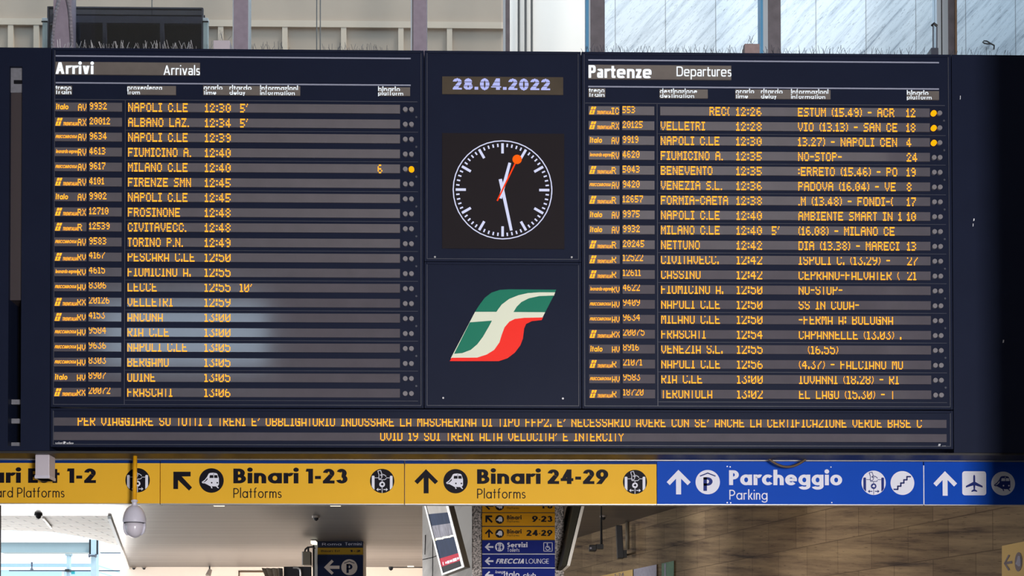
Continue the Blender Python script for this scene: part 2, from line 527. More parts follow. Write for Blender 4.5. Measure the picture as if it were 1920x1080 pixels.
def glyph(ch, w, h, X, k=2.0):
    """one letter, capital height 1, as convex polygons; w upright stroke, h level stroke, X x-height"""
    P = []
    bold = w > 0.16
    dr = 0.15 if bold else 0.068

    def bar(x0, y0, x1, y1):
        P.append([(x0, y0), (x1, y0), (x1, y1), (x0, y1)])

    def par(xa, ya, xb, yb, ww):
        P.append([(xa, ya), (xa + ww, ya), (xb + ww, yb), (xb, yb)])

    def ring(*a):
        P.extend(ringp(*a, k))

    def dsh(cx, xr, y0, y1, x0=0.0):
        bar(x0, y1 - h, cx, y1)
        bar(x0, y0, cx, y0 + h)
        ring(cx, (y0 + y1) / 2, xr - cx, (y1 - y0) / 2, w, h, -90, 90)

    def dot(cx, cy, r=dr):
        P.append([(cx + r * math.cos(2 * PI * i / 16), cy + r * math.sin(2 * PI * i / 16)) for i in range(16)])
    nw = 0.66 if bold else 0.46
    ow = 0.76 if bold else 0.64
    r_ = ow / 2
    asc = 1.06 if not bold else 1.04
    W_ = 0
    if ch == 'B':
        bar(0, 0, w, 1); dsh(0.30, 0.62, 0.5 - h / 2, 1); dsh(0.32, 0.68, 0, 0.5 + h / 2); W_ = 0.68
    elif ch == 'P':
        bar(0, 0, w, 1); dsh(0.28, 0.62, 0.38, 1); W_ = 0.62
    elif ch == 'R':
        bar(0, 0, w, 1); dsh(0.28, 0.62, 0.40, 1); par(0.66 - w * 0.9, 0, 0.28, 0.45, w * 1.15); W_ = 0.72
    elif ch == 'D':
        bar(0, 0, w, 1); dsh(0.3, 0.74, 0, 1); W_ = 0.74
    elif ch in 'EF':
        bar(0, 0, w, 1); bar(0, 1 - h, 0.52, 1); bar(0, 0.5 - h / 2, 0.48, 0.5 + h / 2); W_ = 0.52
        if ch == 'E': bar(0, 0, 0.52, h)
    elif ch == 'L':
        bar(0, 0, w, 1); bar(0, 0, 0.46, h); W_ = 0.46
    elif ch == 'I':
        bar(0, 0, w, 1); W_ = w
    elif ch == 'T':
        bar(0, 1 - h, 0.58, 1); bar(0.29 - w / 2, 0, 0.29 + w / 2, 1); W_ = 0.58
    elif ch == 'A':
        t = 0.38
        par(0, 0, t - w * .55, 1, w * 1.1); par(2 * t - w * 1.1, 0, t - w * .55, 1, w * 1.1); bar(0.16, 0.24, 2 * t - 0.16, 0.24 + h * .9); W_ = 0.76
    elif ch == 'V':
        t = 0.38
        par(t - w * .55, 0, 0, 1, w * 1.1); par(t - w * .55, 0, 2 * t - w * 1.1, 1, w * 1.1); W_ = 0.76
    elif ch == 'N':
        bar(0, 0, w, 1); bar(0.74 - w, 0, 0.74, 1); par(0.74 - w * 1.1, 0, 0, 1, w * 1.1); W_ = 0.74
    elif ch == 'M':
        bar(0, 0, w, 1); bar(0.86 - w, 0, 0.86, 1); par(0.43 - w / 2, 0.2, 0, 1, w); par(0.43 - w / 2, 0.2, 0.86 - w, 1, w); W_ = 0.86
    elif ch == 'U':
        bar(0, 0.3, w, 1); bar(0.64 - w, 0.3, 0.64, 1); ring(0.32, 0.32, 0.32, 0.32, w, h, 180, 360); W_ = 0.64
    elif ch in 'OCGQ':
        R = 0.5
        a0, a1 = (0, 360) if ch == 'O' else (42, 318)
        if ch == 'G': a0, a1 = 40, 345
        ring(R, 0.5, R, 0.52, w, h, a0, a1); W_ = 1.0 if ch == 'O' else 0.88
        if ch == 'G': bar(0.52, 0.40, 0.97, 0.40 + h)
    elif ch in 'S' or ch == 's':
        T = 1.0 if ch == 'S' else X
        hh = h if ch == 'S' else h * 0.9
        ry = (T / 2 + hh / 2) / 2
        rx = 0.28 if ch == 'S' else 0.215 + (0.03 if bold else 0)
        P.extend(ringp(rx, T - ry, rx * .94, ry, w * .95, hh, 25, 270, k)); P.extend(ringp(rx, ry, rx, ry, w * .95, hh, -155, 90, k)); W_ = 2 * rx
    elif ch == 'i':
        bar(0, 0, w, X); dot(w / 2, X + 0.30 - dr * .55 if bold else X + .26); W_ = w
    elif ch == 'l':
        bar(0, 0, w, asc); W_ = w
    elif ch in 'nhm':
        bar(0, 0, w, X if ch != 'h' else asc)
        rx = nw / 2
        ry = min(rx, X * .6)
        ring(rx, X - ry, rx, ry, w, h, 0, 170); bar(nw - w, 0, nw, X - ry); W_ = nw
        if ch == 'm':
            ring(rx + nw - w, X - ry, rx, ry, w, h, 0, 170); bar(2 * nw - 2 * w, 0, 2 * nw - w, X - ry); W_ = 2 * nw - w
    elif ch == 'u':
        rx = nw / 2
        bar(0, rx, w, X); bar(nw - w, 0, nw, X); ring(rx, rx, rx, rx, w, h, 180, 360); W_ = nw
    elif ch == 'r':
        bar(0, 0, w, X); ring(w + 0.13 + (0.03 if bold else 0), X - 0.26, 0.23 + w * .25, 0.27, w * .95, h, 62, 165); W_ = 0.30 + w * .62
    elif ch in 'aodbpqgec':
        ring(r_, X / 2, r_, X / 2 + .008, w, h, 0 if ch not in 'ec' else (0 if ch == 'e' else 42), 360 if ch not in 'ec' else 318)
        W_ = ow
        if ch == 'a': bar(ow - w, 0, ow, X)
        if ch == 'd': bar(ow - w, 0, ow, asc)
        if ch == 'b': bar(0, 0, w, asc)
        if ch == 'p': bar(0, -0.32, w, X)
        if ch in 'gq': bar(ow - w, -0.10 if ch == 'g' else -.32, ow, X)
        if ch == 'g': ring(r_, -0.06, r_, 0.24, w, h, 195, 360)
        if ch == 'e': bar(w * .6, X / 2 - h * .45, ow - .01, X / 2 + h * .45)
        if ch == 'c': W_ = ow * .84
    elif ch == 'α':                                       # two-storey a
        q = 0.52
        bar(q - w, 0, q, X - 0.2); ring(q / 2, X - 0.22, q / 2, 0.22, w, h, 0, 155)
        ring(q / 2, 0.22, q / 2, 0.22, w, h, 90, 270); bar(q / 2, 0, q, h); bar(q / 2, 0.44 - h, q, 0.44); W_ = q
    elif ch == 't':
        o = 0.12
        bar(o, 0, o + w, 0.96); bar(0, X - h * .9, o * 2 + w, X); W_ = o * 2 + w
    elif ch == 'τ':                                       # t with a foot
        bar(0.06, 0.15, 0.06 + w, 0.95); bar(0, X - h, 0.4, X); ring(0.06 + 0.18, 0.18, 0.18, 0.18, w, h, 180, 270); bar(.24, 0, 0.4, h); W_ = 0.4
    elif ch == 'f':
        o = 0.10
        bar(o, 0, o + w, 0.84); ring(o + .2, 0.84, 0.2, 0.22, w, h, 75, 180); bar(0, X - h * .9, o * 2 + w + .02, X); W_ = o * 2 + w + .06
    elif ch == 'k':
        bar(0, 0, w, asc); par(0.44 - w * .6, 0, w * .9, X * .5, w * 1.2); par(w * .9, X * .42, 0.40 - w * .6, X, w * 1.2); W_ = 0.46
    elif ch == 'v':
        t = 0.29
        par(t - w * .55, 0, 0, X, w * 1.1); par(t - w * .55, 0, 2 * t - w * 1.1, X, w * 1.1); W_ = 0.58
    elif ch == 'w':
        t = 0.24
        for j in (0, 1):
            par(t - w * .5 + j * 2 * t, 0, j * 2 * t, X, w); par(t - w * .5 + j * 2 * t, 0, 2 * t + j * 2 * t - w, X, w)
        W_ = 4 * t
    elif ch == 'x':
        par(0.42 - w, 0, 0, X, w * 1.1); par(0, 0, 0.42 - w, X, w * 1.1); W_ = 0.44
    elif ch == 'y':
        t = 0.27
        par(t - w * .55, 0, 0, X, w * 1.1); par(t - w * .55 - 0.13, -0.32, 2 * t - w * 1.1, X, w * 1.1); W_ = 0.54
    elif ch == 'z':
        bar(0, 0, 0.48, h); bar(0, X - h, 0.48, X); par(0, h * .6, 0.48 - w * 1.2, X - h * .6, w * 1.2); W_ = 0.48
    elif ch == 'Z':
        bar(0, 0, 0.6, h); bar(0, 1 - h, 0.6, 1); par(0, h * .6, 0.6 - w * 1.2, 1 - h * .6, w * 1.2); W_ = 0.6
    elif ch == '0':
        ring(0.33, 0.5, 0.33, 0.51, w, h, 0, 360); W_ = 0.66
    elif ch == '1':
        bar(0.14, 0, 0.14 + w, 1); P.append([(0, 0.80), (0.16, 0.80), (0.16, 1), (0.04, 1)]); W_ = 0.14 + w
    elif ch == '2':
        ry = 0.31
        ring(0.31, 1 - ry, 0.31, ry, w, h, -38, 172)
        P.append([(0, h * .8), (w * 1.35, h * .8), (0.31 + 0.31 * .79, 1 - ry - ry * .62), (0.31 + (0.31 - w) * .79 - .02, 1 - ry - (ry - h) * .62)])
        bar(0, 0, 0.63, h); W_ = 0.63
    elif ch == '3':
        ry = (0.5 + h / 2) / 2
        ring(0.29, 1 - ry, 0.275, ry, w, h, -90, 160); ring(0.30, ry, 0.31, ry, w, h, -165, 90); W_ = 0.62
    elif ch == '4':
        bar(0.42 - w * .3, 0, 0.42 + w * .7, 1); bar(0, 0.20, 0.70, 0.20 + h); par(0, 0.24, 0.42 - w * .3 + .0, 1, w * .95); W_ = 0.70
    elif ch == '5':
        bar(0.08, 1 - h, 0.56, 1); par(0.05, 0.5, 0.09, 1, w * .85); ring(0.29, 0.32, 0.31, 0.33, w, h, -150, 130); W_ = 0.62
    elif ch in '69':
        Q = ringp(0.34, 0.34, 0.34, 0.35, w, h, 0, 360, k)
        Q.append([(0.0 + .03, 0.45), (w + .07, 0.52), (0.36 + w * 1.25, 1), (0.36, 1)])
        if ch == '9':
            Q = [[(0.68 - x, 1 - y) for x, y in q] for q in Q]
        P.extend(Q); W_ = 0.68
    elif ch == '7':
        bar(0, 1 - h, 0.56, 1); par(0.12, 0, 0.56 - w, 1 - h * .5, w); W_ = 0.56
    elif ch == '8':
        ry = (0.5 + h / 2) / 2
        ring(0.32, 1 - ry, 0.27, ry, w, h, 0, 360); ring(0.32, ry, 0.32, ry, w, h, 0, 360); W_ = 0.64
    elif ch == '-':
        bar(0.02, 0.30, 0.34, 0.30 + h * 1.05); W_ = 0.36
    elif ch == '·':
        dot(0.1, 0.38, 0.09); W_ = 0.2
    elif ch == '.':
        bar(0, 0, w * .95, w * .95); W_ = w * .95
    elif ch == ' ':
        W_ = 0.22
    else:
        bar(0, 0, w, 1); W_ = w
    return P, W_


def layout(text, w, h, X, gap, k=2.0, slant=0.0):
    out, x = [], 0.0
    for ch in text:
        P, wd = glyph(ch, w, h, X, k)
        for q in P:
            out.append([(x + a + slant * b, b) for a, b in q])
        x += wd + gap
    return out, x - gap


BOLD = (0.255, 0.20, 0.71, 0.085)
LIGHT = (0.118, 0.104, 0.68, 0.125)
MEDIUM = (0.15, 0.13, 0.70, 0.12)


def write(mb, text, x0, x1, z, cap, y, style=BOLD, k=2.0, slant=0.0):
    w, h, X, gap = style
    P, tw = layout(text, w, h, X, gap, k, slant)
    sx = (x1 - x0) / tw if x1 is not None else cap
    for i, q in enumerate(P):
        mb.flat([(x0 + a * sx, z + b * cap) for a, b in q], y - (i % 11) * 4e-5)


def raster(mb, text, x0, x1, z, cap, y, style, pitch, drop=(), k=2.0, slant=0.0, lo=-0.34, hi=1.08, fill=0.86):
    """lettering as lit pixel rows (runs of lamps), as a lamp matrix shows it"""
    w, h, X, gap = style
    P, tw = layout(text, w, h, X, gap, k, slant)
    sx = (x1 - x0) / tw
    row = 0
    zz = z + hi * cap
    while zz > z + lo * cap:
        if row not in drop:
            v = (zz - pitch / 2 - z) / cap
            iv = []
            for q in P:
                xs = []
                for i in range(len(q)):
                    (ax, ay), (bx, by) = q[i], q[(i + 1) % len(q)]
                    if (ay <= v) != (by <= v):
                        xs.append(ax + (v - ay) / (by - ay) * (bx - ax))
                if len(xs) >= 2:
                    iv.append([min(xs), max(xs)])
            iv.sort()
            mg = []
            for a, b in iv:
                if mg and a <= mg[-1][1] + 0.01:
                    mg[-1][1] = max(mg[-1][1], b)
                else:
                    mg.append([a, b])
            for a, b in mg:
                zt = zz - pitch * (1 - fill) / 2
                zb = zz - pitch * (1 + fill) / 2
                mb.flat([(x0 + a * sx, zb), (x0 + b * sx, zb), (x0 + b * sx, zt), (x0 + a * sx, zt)], y)
        zz -= pitch
        row += 1


# lamp-matrix fonts: five visible rows (upper half of the boards) and seven rows with the top one dark (lower half)
F5 = {}
for line in """A .###.#...#######...##...#|B ####.#...#####.#...#####.|C .###.#...##....#...#.###.|D ####.#...##...##...#####.
E ######....####.#....#####|F ######....####.#....#....|G .#####....#..###...#.####|H #...##...#######...##...#
L #....#....#....#....#####|M #...###.###.#.##...##...#|N #...###..##.#.##..###...#|O .###.#...##...##...#.###.
P ####.#...#####.#....#....|R ####.#...#####.#..#.#...#|S .#####.....###.....#####.|U #...##...##...##...#.###.
V #...##...##...#.#.#...#..|X #...#.#.#...#...#.#.#...#|Y #...#.#.#...#....#....#..|Z #####...#...#...#...#####
I ###.#..#..#.###|T ###.#..#..#..#.|1 .#.##..#..#.###|0 .##.#..##.###..#.##.|2 .##.#..#..#..#..####|3 ###....#.##....####.
4 ..#..##.#.#.####..#.|5 #####...###....####.|6 .##.#...###.#..#.##.|7 ####...#..#..#...#..|8 .##.#..#.##.#..#.##.|9 .##.#..#.###...#.##.""".replace('\n', '|').split('|'):
    c_, bits = line.split(' ')
    n_ = len(bits) // 5
    assert len(bits) % 5 == 0, line
    F5[c_] = [[bits[r * n_ + i] == '#' for i in range(n_)] for r in range(5)]
F5['.'] = [[0, 0]] * 4 + [[1, 1]]
F5[':'] = [[0, 0], [1, 1], [0, 0], [1, 1], [0, 0]]
F5['-'] = [[0] * 4, [0] * 4, [1] * 4, [0] * 4, [0] * 4]
F5["'"] = [[0, 1], [1, 0], [0, 0], [0, 0], [0, 0]]
F5['('] = [[0, 1], [1, 0], [1, 0], [1, 0], [0, 1]]
F5[')'] = [[1, 0], [0, 1], [0, 1], [0, 1], [1, 0]]
F7 = {}
for it in """A7E1111117E B7F49494936 C3E41414122 D7F4141413E E7F49494941 F7F09090901 G3E41495A7A H7F0808087F I417F41 L7F40404040 M7F020C027F N7F0408107F O3E4141413E
P7F09090906 R7F09192946 S2649494932 T01017F0101 U3F4040403F V1F2040201F Y0304780403 X6314081463 Z6151494543 03E5149453E 1427F40 24261514946 32141454B31 41814127F10 52745454539 63C4A494930
70171090503 83649494936 9064949291E -08080808 (1C2241 )41221C :3636 '0403 .6060""".split():
    cols = [int(it[1 + 2 * i:3 + 2 * i], 16) for i in range((len(it) - 1) // 2)]
    F7[it[0]] = [[(c >> r) & 1 for c in cols] for r in range(7)]
WID = {'I': 6.6, 'T': 7.2, '1': 6.0, '.': 2.6, ':': 2.8, "'": 3.2, '(': 3.6, ')': 3.6, '-': 6.8}


def led_len(text, u=1.0):
    x = 0
    for ch in text:
        x += (9.0 if ch == ' ' else WID.get(ch, 9.0) + 2.2) * u
    return x - 2.2 * u


def led_text(mb, text, x0, z1, height, y, low, u=0.005, x_end=None, dot=1.0):
    """lamp-matrix text from left edge x0 and top z1"""
    if x_end:
        u = (x_end - x0) / led_len(text)
    F = F7 if low else F5
    nr = 7 if low else 5
    pz = height / nr
    x = x0
    hexa = [(math.cos(PI / 6 + PI * j / 3), math.sin(PI / 6 + PI * j / 3)) for j in range(6)]
    for ch in text:
        if ch == ' ':
            x += 9.0 * u
            continue
        g = F.get(ch) or F['-']
        wd = WID.get(ch, 9.0) * u
        n = len(g[0])
        px_ = wd / n
        for r in range(1 if low else 0, nr):
            for i in range(n):
                if g[r][i]:
                    cx, cz = x + (i + .5) * px_, z1 - (r + .5) * pz
                    rx, rz = min(px_ * .60, .0062) * dot, pz * (.55 if low else .47) * dot
                    mb.flat([(cx + a * rx, cz + b * rz) for a, b in hexa], y)
        x += wd + 2.2 * u


# ------------------------------------------------------------------ the setting
ZC = 4.9
slab = at_z
pA = at_z(208, 967, ZC)
pB = at_z(243, 1063, ZC)
pW1 = at_z(1264.6, 953, ZC)
pW2 = at_z(1082, 1008.5, ZC)
wd_ = (pW2 - pW1)
wd_.normalize()                                         # direction of the right wall, going back


def wall_pt(px, py, off=0.0):
    n = Vector((-wd_.y, wd_.x, 0))                       # towards the gallery
    if n.x > 0:
        n = -n
    d = ray(px, py)
    t = ((pW1 + n * off) - CAM).dot(n) / d.dot(n)
    return CAM + d * t


YF = pB.y
wr_far = pW1 + wd_ * ((YF - pW1.y) / wd_.y)
wr_near = pW1 + wd_ * ((0.75 - pW1.y) / wd_.y)

b = MB()
b.box(-15, 30, -19, 60, -0.2, 0)
struct(b.build('floor', M['floor']))
b = MB()
b.box(-60, -15, -19, 60, -0.2, 0)
struct(b.build('floor_platform', M['paving']))
b = MB()
b.prism([(-13, 0.6), (wr_near.x, 0.75), (wr_far.x, YF), (pB.x, YF), (pA.x, pA.y), (-16, pA.y), (-16, 0.6)], ZC, ZC + 0.22)
struct(b.build('ceiling', M['slats']))
# white fascia along the edge of the ceiling cut
dv = (pB - pA).normalized()
nv = Vector((dv.y, -dv.x, 0))
b = MB()
q = [pA - nv * 0.0, pB - nv * 0.0, pB + nv * 0.22, pA + nv * 0.22]
q = [pA, pB, pB - Vector((.07, 0, 0)), pA - Vector((.06, 0, 0))]
b.prism([(p.x, p.y) for p in q], ZC - 0.06, ZC + 0.25)
struct(b.build('trim_1', M['girder_lip']))
b = MB()
b.box(pB.x - .25, 14, YF, YF + 0.2, 0, ZC)
struct(b.build('wall_far', M['far_wall']))
# right travertine wall
b = MB()
nrm = Vector((-wd_.y, wd_.x, 0))
if nrm.x < 0:
    nrm = -nrm
L_ = (wr_far - wr_near).length
b.box(0, L_, 0, 0.3, 0, ZC)
wr = b.build('wall_right', M['trav_brown'])
wr.location = (0, 0, 0)
me = wr.data
for v in me.vertices:
    v.co.x += L_ / 2
    v.co.y += 0.15
ang = math.atan2(wd_.y, wd_.x)
wr.rotation_euler = (0, 0, ang)
wr.location = (wr_near.x, wr_near.y, 0)
sgn = Vector((-math.sin(ang), math.cos(ang), 0)).dot(nrm)
if sgn < 0:
    for v in me.vertices:
        v.co.y = -v.co.y
    me.flip_normals()
struct(wr)

# upper glazed wall: what stands behind it
YG, YB = 1.5, 5.0


def gx(px, Y=YG):
    return at(px, 50, Y).x


def gz(py, Y=YG):
    return at(960, py, Y).z


b = MB()
b.box(-13, gx(948, YB), YB, YB + 0.2, ZC + .2, 11.2)
struct(b.build('wall_back_sheeting', M['beige']))
zb0, zb1 = gz(57, YB), gz(45, YB)
b = MB()
b.box(-13, gx(948, YB), YB - 0.05, YB, zb0, zb1)
struct(b.build('trim_2', M['beige_band']))
for i, px in enumerate((22, 70, 198, 306, 415, 535, 645, 752, 843)):
    x = gx(px, YB)
    b = MB()
    b.box(x - .035, x + .035, YB - 0.045, YB, ZC + .22, zb0)
    struct(b.build('trim_%d' % (3 + i), M['beige_band']))
b = MB()
b.box(gx(948, YB), gx(1118, YB), YB, YB + .2, ZC + .2, 11.2)
struct(b.build('wall_back_plaster', M['plaster']))
b = MB()
b.box(gx(1118, YB), 13, YB, YB + .2, ZC + .2, 11.2)
struct(b.build('wall_back_travertine', M['trav_white']))
b = MB()
b.box(9.2, 9.8, 1.5, 9, 0, 17)
struct(b.build('wall_sun_blocker', M['hall']))  # unseen block added to keep sun off the far end of the travertine

# mullions and panes of the glazed wall
ZG0, ZG1 = ZC + .22, 9.6
bays = [(-60, 100), (137, 437), (465, 773), (800, 940), (957, 1098), (1134, 1426), (1464, 1757), (1795, 2000)]
mull = [(100, 134, 'mullion', ()), (438, 465, 'mullion', ((436, 438.6, 'mullion_light'), (464.4, 466.5, 'mullion_light'))),
        (775, 800, 'mullion', ((770, 772.5, 'mullion_light'), (772.5, 775, 'mullion_dark'))), (948, 956, 'mullion_dark', ((943.5, 948, 'mullion_light'),)),
        (1107, 1134, 'mullion_dark', ((1098.5, 1104, 'mullion_blue'), (1104, 1107, 'mullion_light'))),
        (1440, 1464, 'mullion_dark', ((1426, 1431, 'mullion_blue'), (1431, 1440, 'mullion_light'))),
        (1778, 1791, 'mullion_dark', ((1757, 1765, 'mullion_light'), (1765, 1767, 'black'), (1767, 1778, 'mullion_light')))]
for i, (a, c) in enumerate(bays):
    b = MB()
    b.box(gx(a), gx(c), YG + .07, YG + .085, ZG0, ZG1)
    w_ = struct(b.build('window_%d' % (i + 1), M['glass']))
    if i < len(mull):
        m0, m1, mm, ex = mull[i]
        box('mullion', M[mm], w_, gx(m0), gx(m1), YG, YG + .16, ZG0, ZG1)
        for e0, e1, em in ex:
            box('edge_strip', M[em], w_, gx(e0), gx(e1), YG + .005, YG + .15, ZG0, ZG1)

# the hall this side of the board
struct(box('ceiling_hall', M['hall'], None, -14, 14, -18.3, 1.4, 10.5, 10.8))
b = MB()
b.box(-14.3, -14, -18, 1.4, 0, 10.5)
struct(b.build('wall_left', M['hall']))
b = MB()
b.box(14, 14.3, -18, 1.4, 0, 10.5)
struct(b.build('wall_right_hall', M['hall']))
b = MB()
for q in ((-14, -8.6, 0, 10.5), (-4.9, 14, 0, 10.5), (-8.6, -4.9, 0, 8.9), (-8.6, -4.9, 10.4, 10.5)):
    b.box(q[0], q[1], -18.3, -18, q[2], q[3])
struct(b.build('wall_rear', M['hall']))
struct(box('column_light_blocker', M['hall'], None, 4.56, 5.9, -2.6, -1.9, 0, 10.5))  # unseen column added to throw shadow over the departures end


# ------------------------------------------------------------------ the boards
def bx(px, py=470):
    return at(px, py, 0).x


def bz(px, py):
    return at(px, py, 0).z


DEP = 0.35
ROW0, PITCHZ, SH = 7.1973, 0.14131, 0.082
u_ = 0.005


def cabinet(root, x0, x1, z0, z1, name='cabinet'):
    """case with a raised rim"""
    box('cabinet', M['navy'], root, x0, x1, 0.012, DEP, z0, z1)
    r = 0.022
    b = MB()
    b.box(x0, x0 + r, 0, 0.012, z0, z1)
    b.box(x1 - r, x1, 0, 0.012, z0, z1)
    b.box(x0 + r, x1 - r, 0, 0.012, z0, z0 + r)
    b.box(x0 + r, x1 - r, 0, 0.012, z1 - r, z1)
    b.build('rim', M['navy'], root, bevel=0.003)
    b = MB()
    e = 0.006
    b.box(x0 + r, x0 + r + e, 0.004, 0.012, z0 + r, z1 - r)
    b.box(x1 - r - e, x1 - r, 0.004, 0.012, z0 + r, z1 - r)
    b.box(x0 + r + e, x1 - r - e, 0.004, 0.012, z0 + r, z0 + r + e)
    b.build('inner_edge', M['edge'], root)


lamp_me = None


def lamp(root, x, z, on):
    global lamp_me
    b = MB()
    b.cyl_y(0, 0, 0.026 if on else 0.0225, -0.012, 0.012, 20)
    key = 'on' if on else 'off'
    if lamp_me is None:
        lamp_me = {}
    if key not in lamp_me:
        o = b.build('indicator_lamp', M['lamp_on'] if on else M['lamp_off'], root)
        lamp_me[key] = o.data
    else:
        o = bpy.data.objects.new('indicator_lamp', lamp_me[key])
        C.objects.link(o)
        o.parent = root
    # the first mesh was built relative to its root: undo
    base = lamp_me.setdefault(key + 'o', ORG[root.name].copy())
    o.location = Vector((x, 0, z)) - ORG[root.name] + base
    if on:
        o['label'] = 'lit amber lamp'


def flag_mark(mb, x, z, h, y):
    """the slanted two-band mark that opens a row"""
    k = .62
    for q in (((0, 0), (.95, 0), (1.0, .12), (.05, .12)), ((.06, .14), (.40, .14), (.62, .54), (.24, .54)), ((.62, .14), (.98, .14), (1.18, .54), (.74, .54)),
              ((.30, .64), (.72, .64), (.90, 1), (.48, 1)), ((.84, .64), (1.24, .64), (1.42, 1), (1.02, 1))):
        mb.flat([(x + a * h * k * 1.05, z + c * h) for a, c in q], y)


def op_text(mb, op, x0, x1, zt, y):
    """small operator lettering in a strip whose top is zt"""
    h = SH
    if op == 'FS':
        flag_mark(mb, x0 + .006, zt - h * .95, h * .88, y)
        write(mb, 'TRENITALIA', x0 + .076, x1 + .006, zt - h * .93, h * .38, y, (0.17, 0.17, .7, .12), 2, 0.3)
    elif op == 'it':
        write(mb, 'italo', x0 + .012, x0 + .125, zt - h * .80, h * .60, y, (0.2, 0.17, .72, .16), 2.4, 0.1)
    elif op == 'FR':
        write(mb, 'FRECCIAROSSA', x0 + .008, x1, zt - h * .66, h * .34, y, (0.2, 0.2, .7, .10), 2, 0.3)
    elif op == 'leo':
        write(mb, 'leonardo express', x0 + .012, x1 + .02, zt - h * .66, h * .42, y, (0.17, 0.17, .72, .10), 2, 0.25)


def board(root, X, rows, heads, title, tz, low_from=10):
    """X: px of operator, number, line display edges and lamps; rows: 20 tuples"""
    o0, o1, n0, n1, l0, l1, lmp0, lmp1 = [bx(p) for p in X[:8]]
    tt, td, ti, tp = [bx(p) for p in X[8:12]]
    ti_end = bx(X[12])
    for i, (op, cl, num, dest, tm, dl, info, plat, on) in enumerate(rows):
        zt = ROW0 - i * PITCHZ
        low = i >= low_from
        d1 = box('operator_display', M['strip'], root, o0, o1, -0.003, 0.012, zt - SH, zt)
        b = MB()
        cx = o0 + 0.217 if True else 0
        op_text(b, op, o0, cx - .012, zt, -0.006)
        b.build('operator_lettering', M['amber'], d1)
        b = MB()
        led_text(b, cl, cx, zt - SH * (.1 if low else .16), SH * .80, -0.006, low, x_end=min(o1 - .004, cx + (.082 if len(cl) > 1 else .04)), dot=1.05)
        b.build('class_lettering', M['amber'], d1)
        d2 = box('number_display', M['strip'], root, n0, n1, -0.003, 0.012, zt - SH, zt)
        b = MB()
        led_text(b, num, n0 + .004, zt + (0.012 if low else 0.002), SH * .83, -0.006, low, u=0.00375)
        b.build('number_lettering', M['amber'], d2)
        d3 = box('line_display', M['strip'], root, l0, l1, -0.003, 0.012, zt - SH, zt)
        ht = SH * 1.06 if not low else SH * 1.08
        z1 = zt + (0.001 if not low else 0.006)
        xd = l0 + .004 if not dest.startswith('>') else bx(1331)

        def field(nm, *a_, **k_):
            mb = MB()
            led_text(mb, *a_, **k_)
            mb.build(nm, M['amber'], d3)
        field('destination_lettering', dest.strip('>'), xd, z1, ht, -0.006, low, u=0.00505)
        field('time_lettering', tm, tt, z1 - .001, ht, -0.006, low, x_end=tt + 0.242)
        if dl:
            field('delay_lettering', dl, td, z1 - .001, ht, -0.006, low, u=0.005)
        if info:
            ln = led_len(info.rstrip(), 0.0051)
            field('information_lettering', info, ti + (0.04 if info.startswith(' ') else 0), z1 - .002, ht, -0.006, low, u=0.0051 * min(1, (ti_end - ti) / ln))
        if plat:
            field('platform_lettering', plat, tp, z1 - .002, ht, -0.006, low, u=0.005)
        zc = zt - SH / 2 - .004
        lamp(root, lmp0, zc, on == 1)
        lamp(root, lmp1, zc, on == 2)
    # rule lines, section seams
    for (a, c, y_) in tz['rules']:
        p, q_ = at(a, y_, 0), at(c, y_, 0)
        box('rule_line', M['rule'], root, p.x, q_.x, 0.006, 0.012, p.z - .006, p.z + .006)
    b = MB()
    zs = ROW0 + .034
    b.box(o0 - .03, lmp1 + .055, 0.008, 0.012, zs - .003, zs + .003)
    for i in range(1, 20, 2):
        zz = ROW0 - i * PITCHZ - SH - .030
        b.box(l0 - .02, lmp1 + .06, 0.009, 0.012, zz - .002, zz + .002)
    xm = (n1 + l0) / 2
    b.box(xm - .003, xm + .003, 0.008, 0.012, ROW0 - 19 * PITCHZ - SH - .085, zs)
    b.build('panel_seams', M['edge'], root)
    # title and column headings
    (s0, s1, y0, y1), t1, t2 = title
    p, q_ = at(s0, y1, 0), at(s1, y0, 0)
    d = box('title_display', M['strip_warm'], root, p.x, q_.x, -0.003, 0.012, p.z, q_.z)
    for (txt, xa, xb, yb, ht, st) in (t1, t2):
        b = MB()
        a_, c_ = at(xa, yb, 0), at(xb, yb, 0)
        write(b, txt, a_.x, c_.x, a_.z, ht * u_, -0.006, st, 3.6)
        b.build('led_lettering', M['white_led'], d)
    for (x0, x1, y0, y1, texts) in heads:
        p, q_ = at(x0, y1, 0), at(x1, y0, 0)
        d = box('heading_display', M['strip_warm'], root, p.x, q_.x, -0.003, 0.012, p.z, q_.z)
        for (xa, it, en) in texts:
            b = MB()
            X0 = at(xa, y0, 0).x
            wa, ha, Xa, ga = (0.17, 0.15, 0.68, 0.13)
            raster(b, it, X0, X0 + len(it) * 0.0295, q_.z - .040, .043, -0.006, (wa, ha, Xa, ga), .0088, hi=1.1, fill=.8)
            raster(b, en, X0, X0 + len(en) * 0.0295, p.z + .003, .038, -0.006, (wa, ha, Xa, ga), .0088, lo=-.1, hi=1.1, fill=.8)
            b.build('led_lettering', M['white_led'], d)
    # slots of the fixing screws between rows
    for i in range(0, 20, 2):
        b = MB()
        b.cyl_y(lmp1 + .045, ROW0 - i * PITCHZ - SH - .03, .010, 0.004, 0.012, 10)
        b.build('lock', M['edge'], root)


ZB0 = 4.365 - 0.0                                         # bottom of the two boards
ZB0 = bz(440, 764)
ZT = 7.716
X_L, X_A, X_D, X_R = -4.064, bx(794.5), bx(1091), 4.424

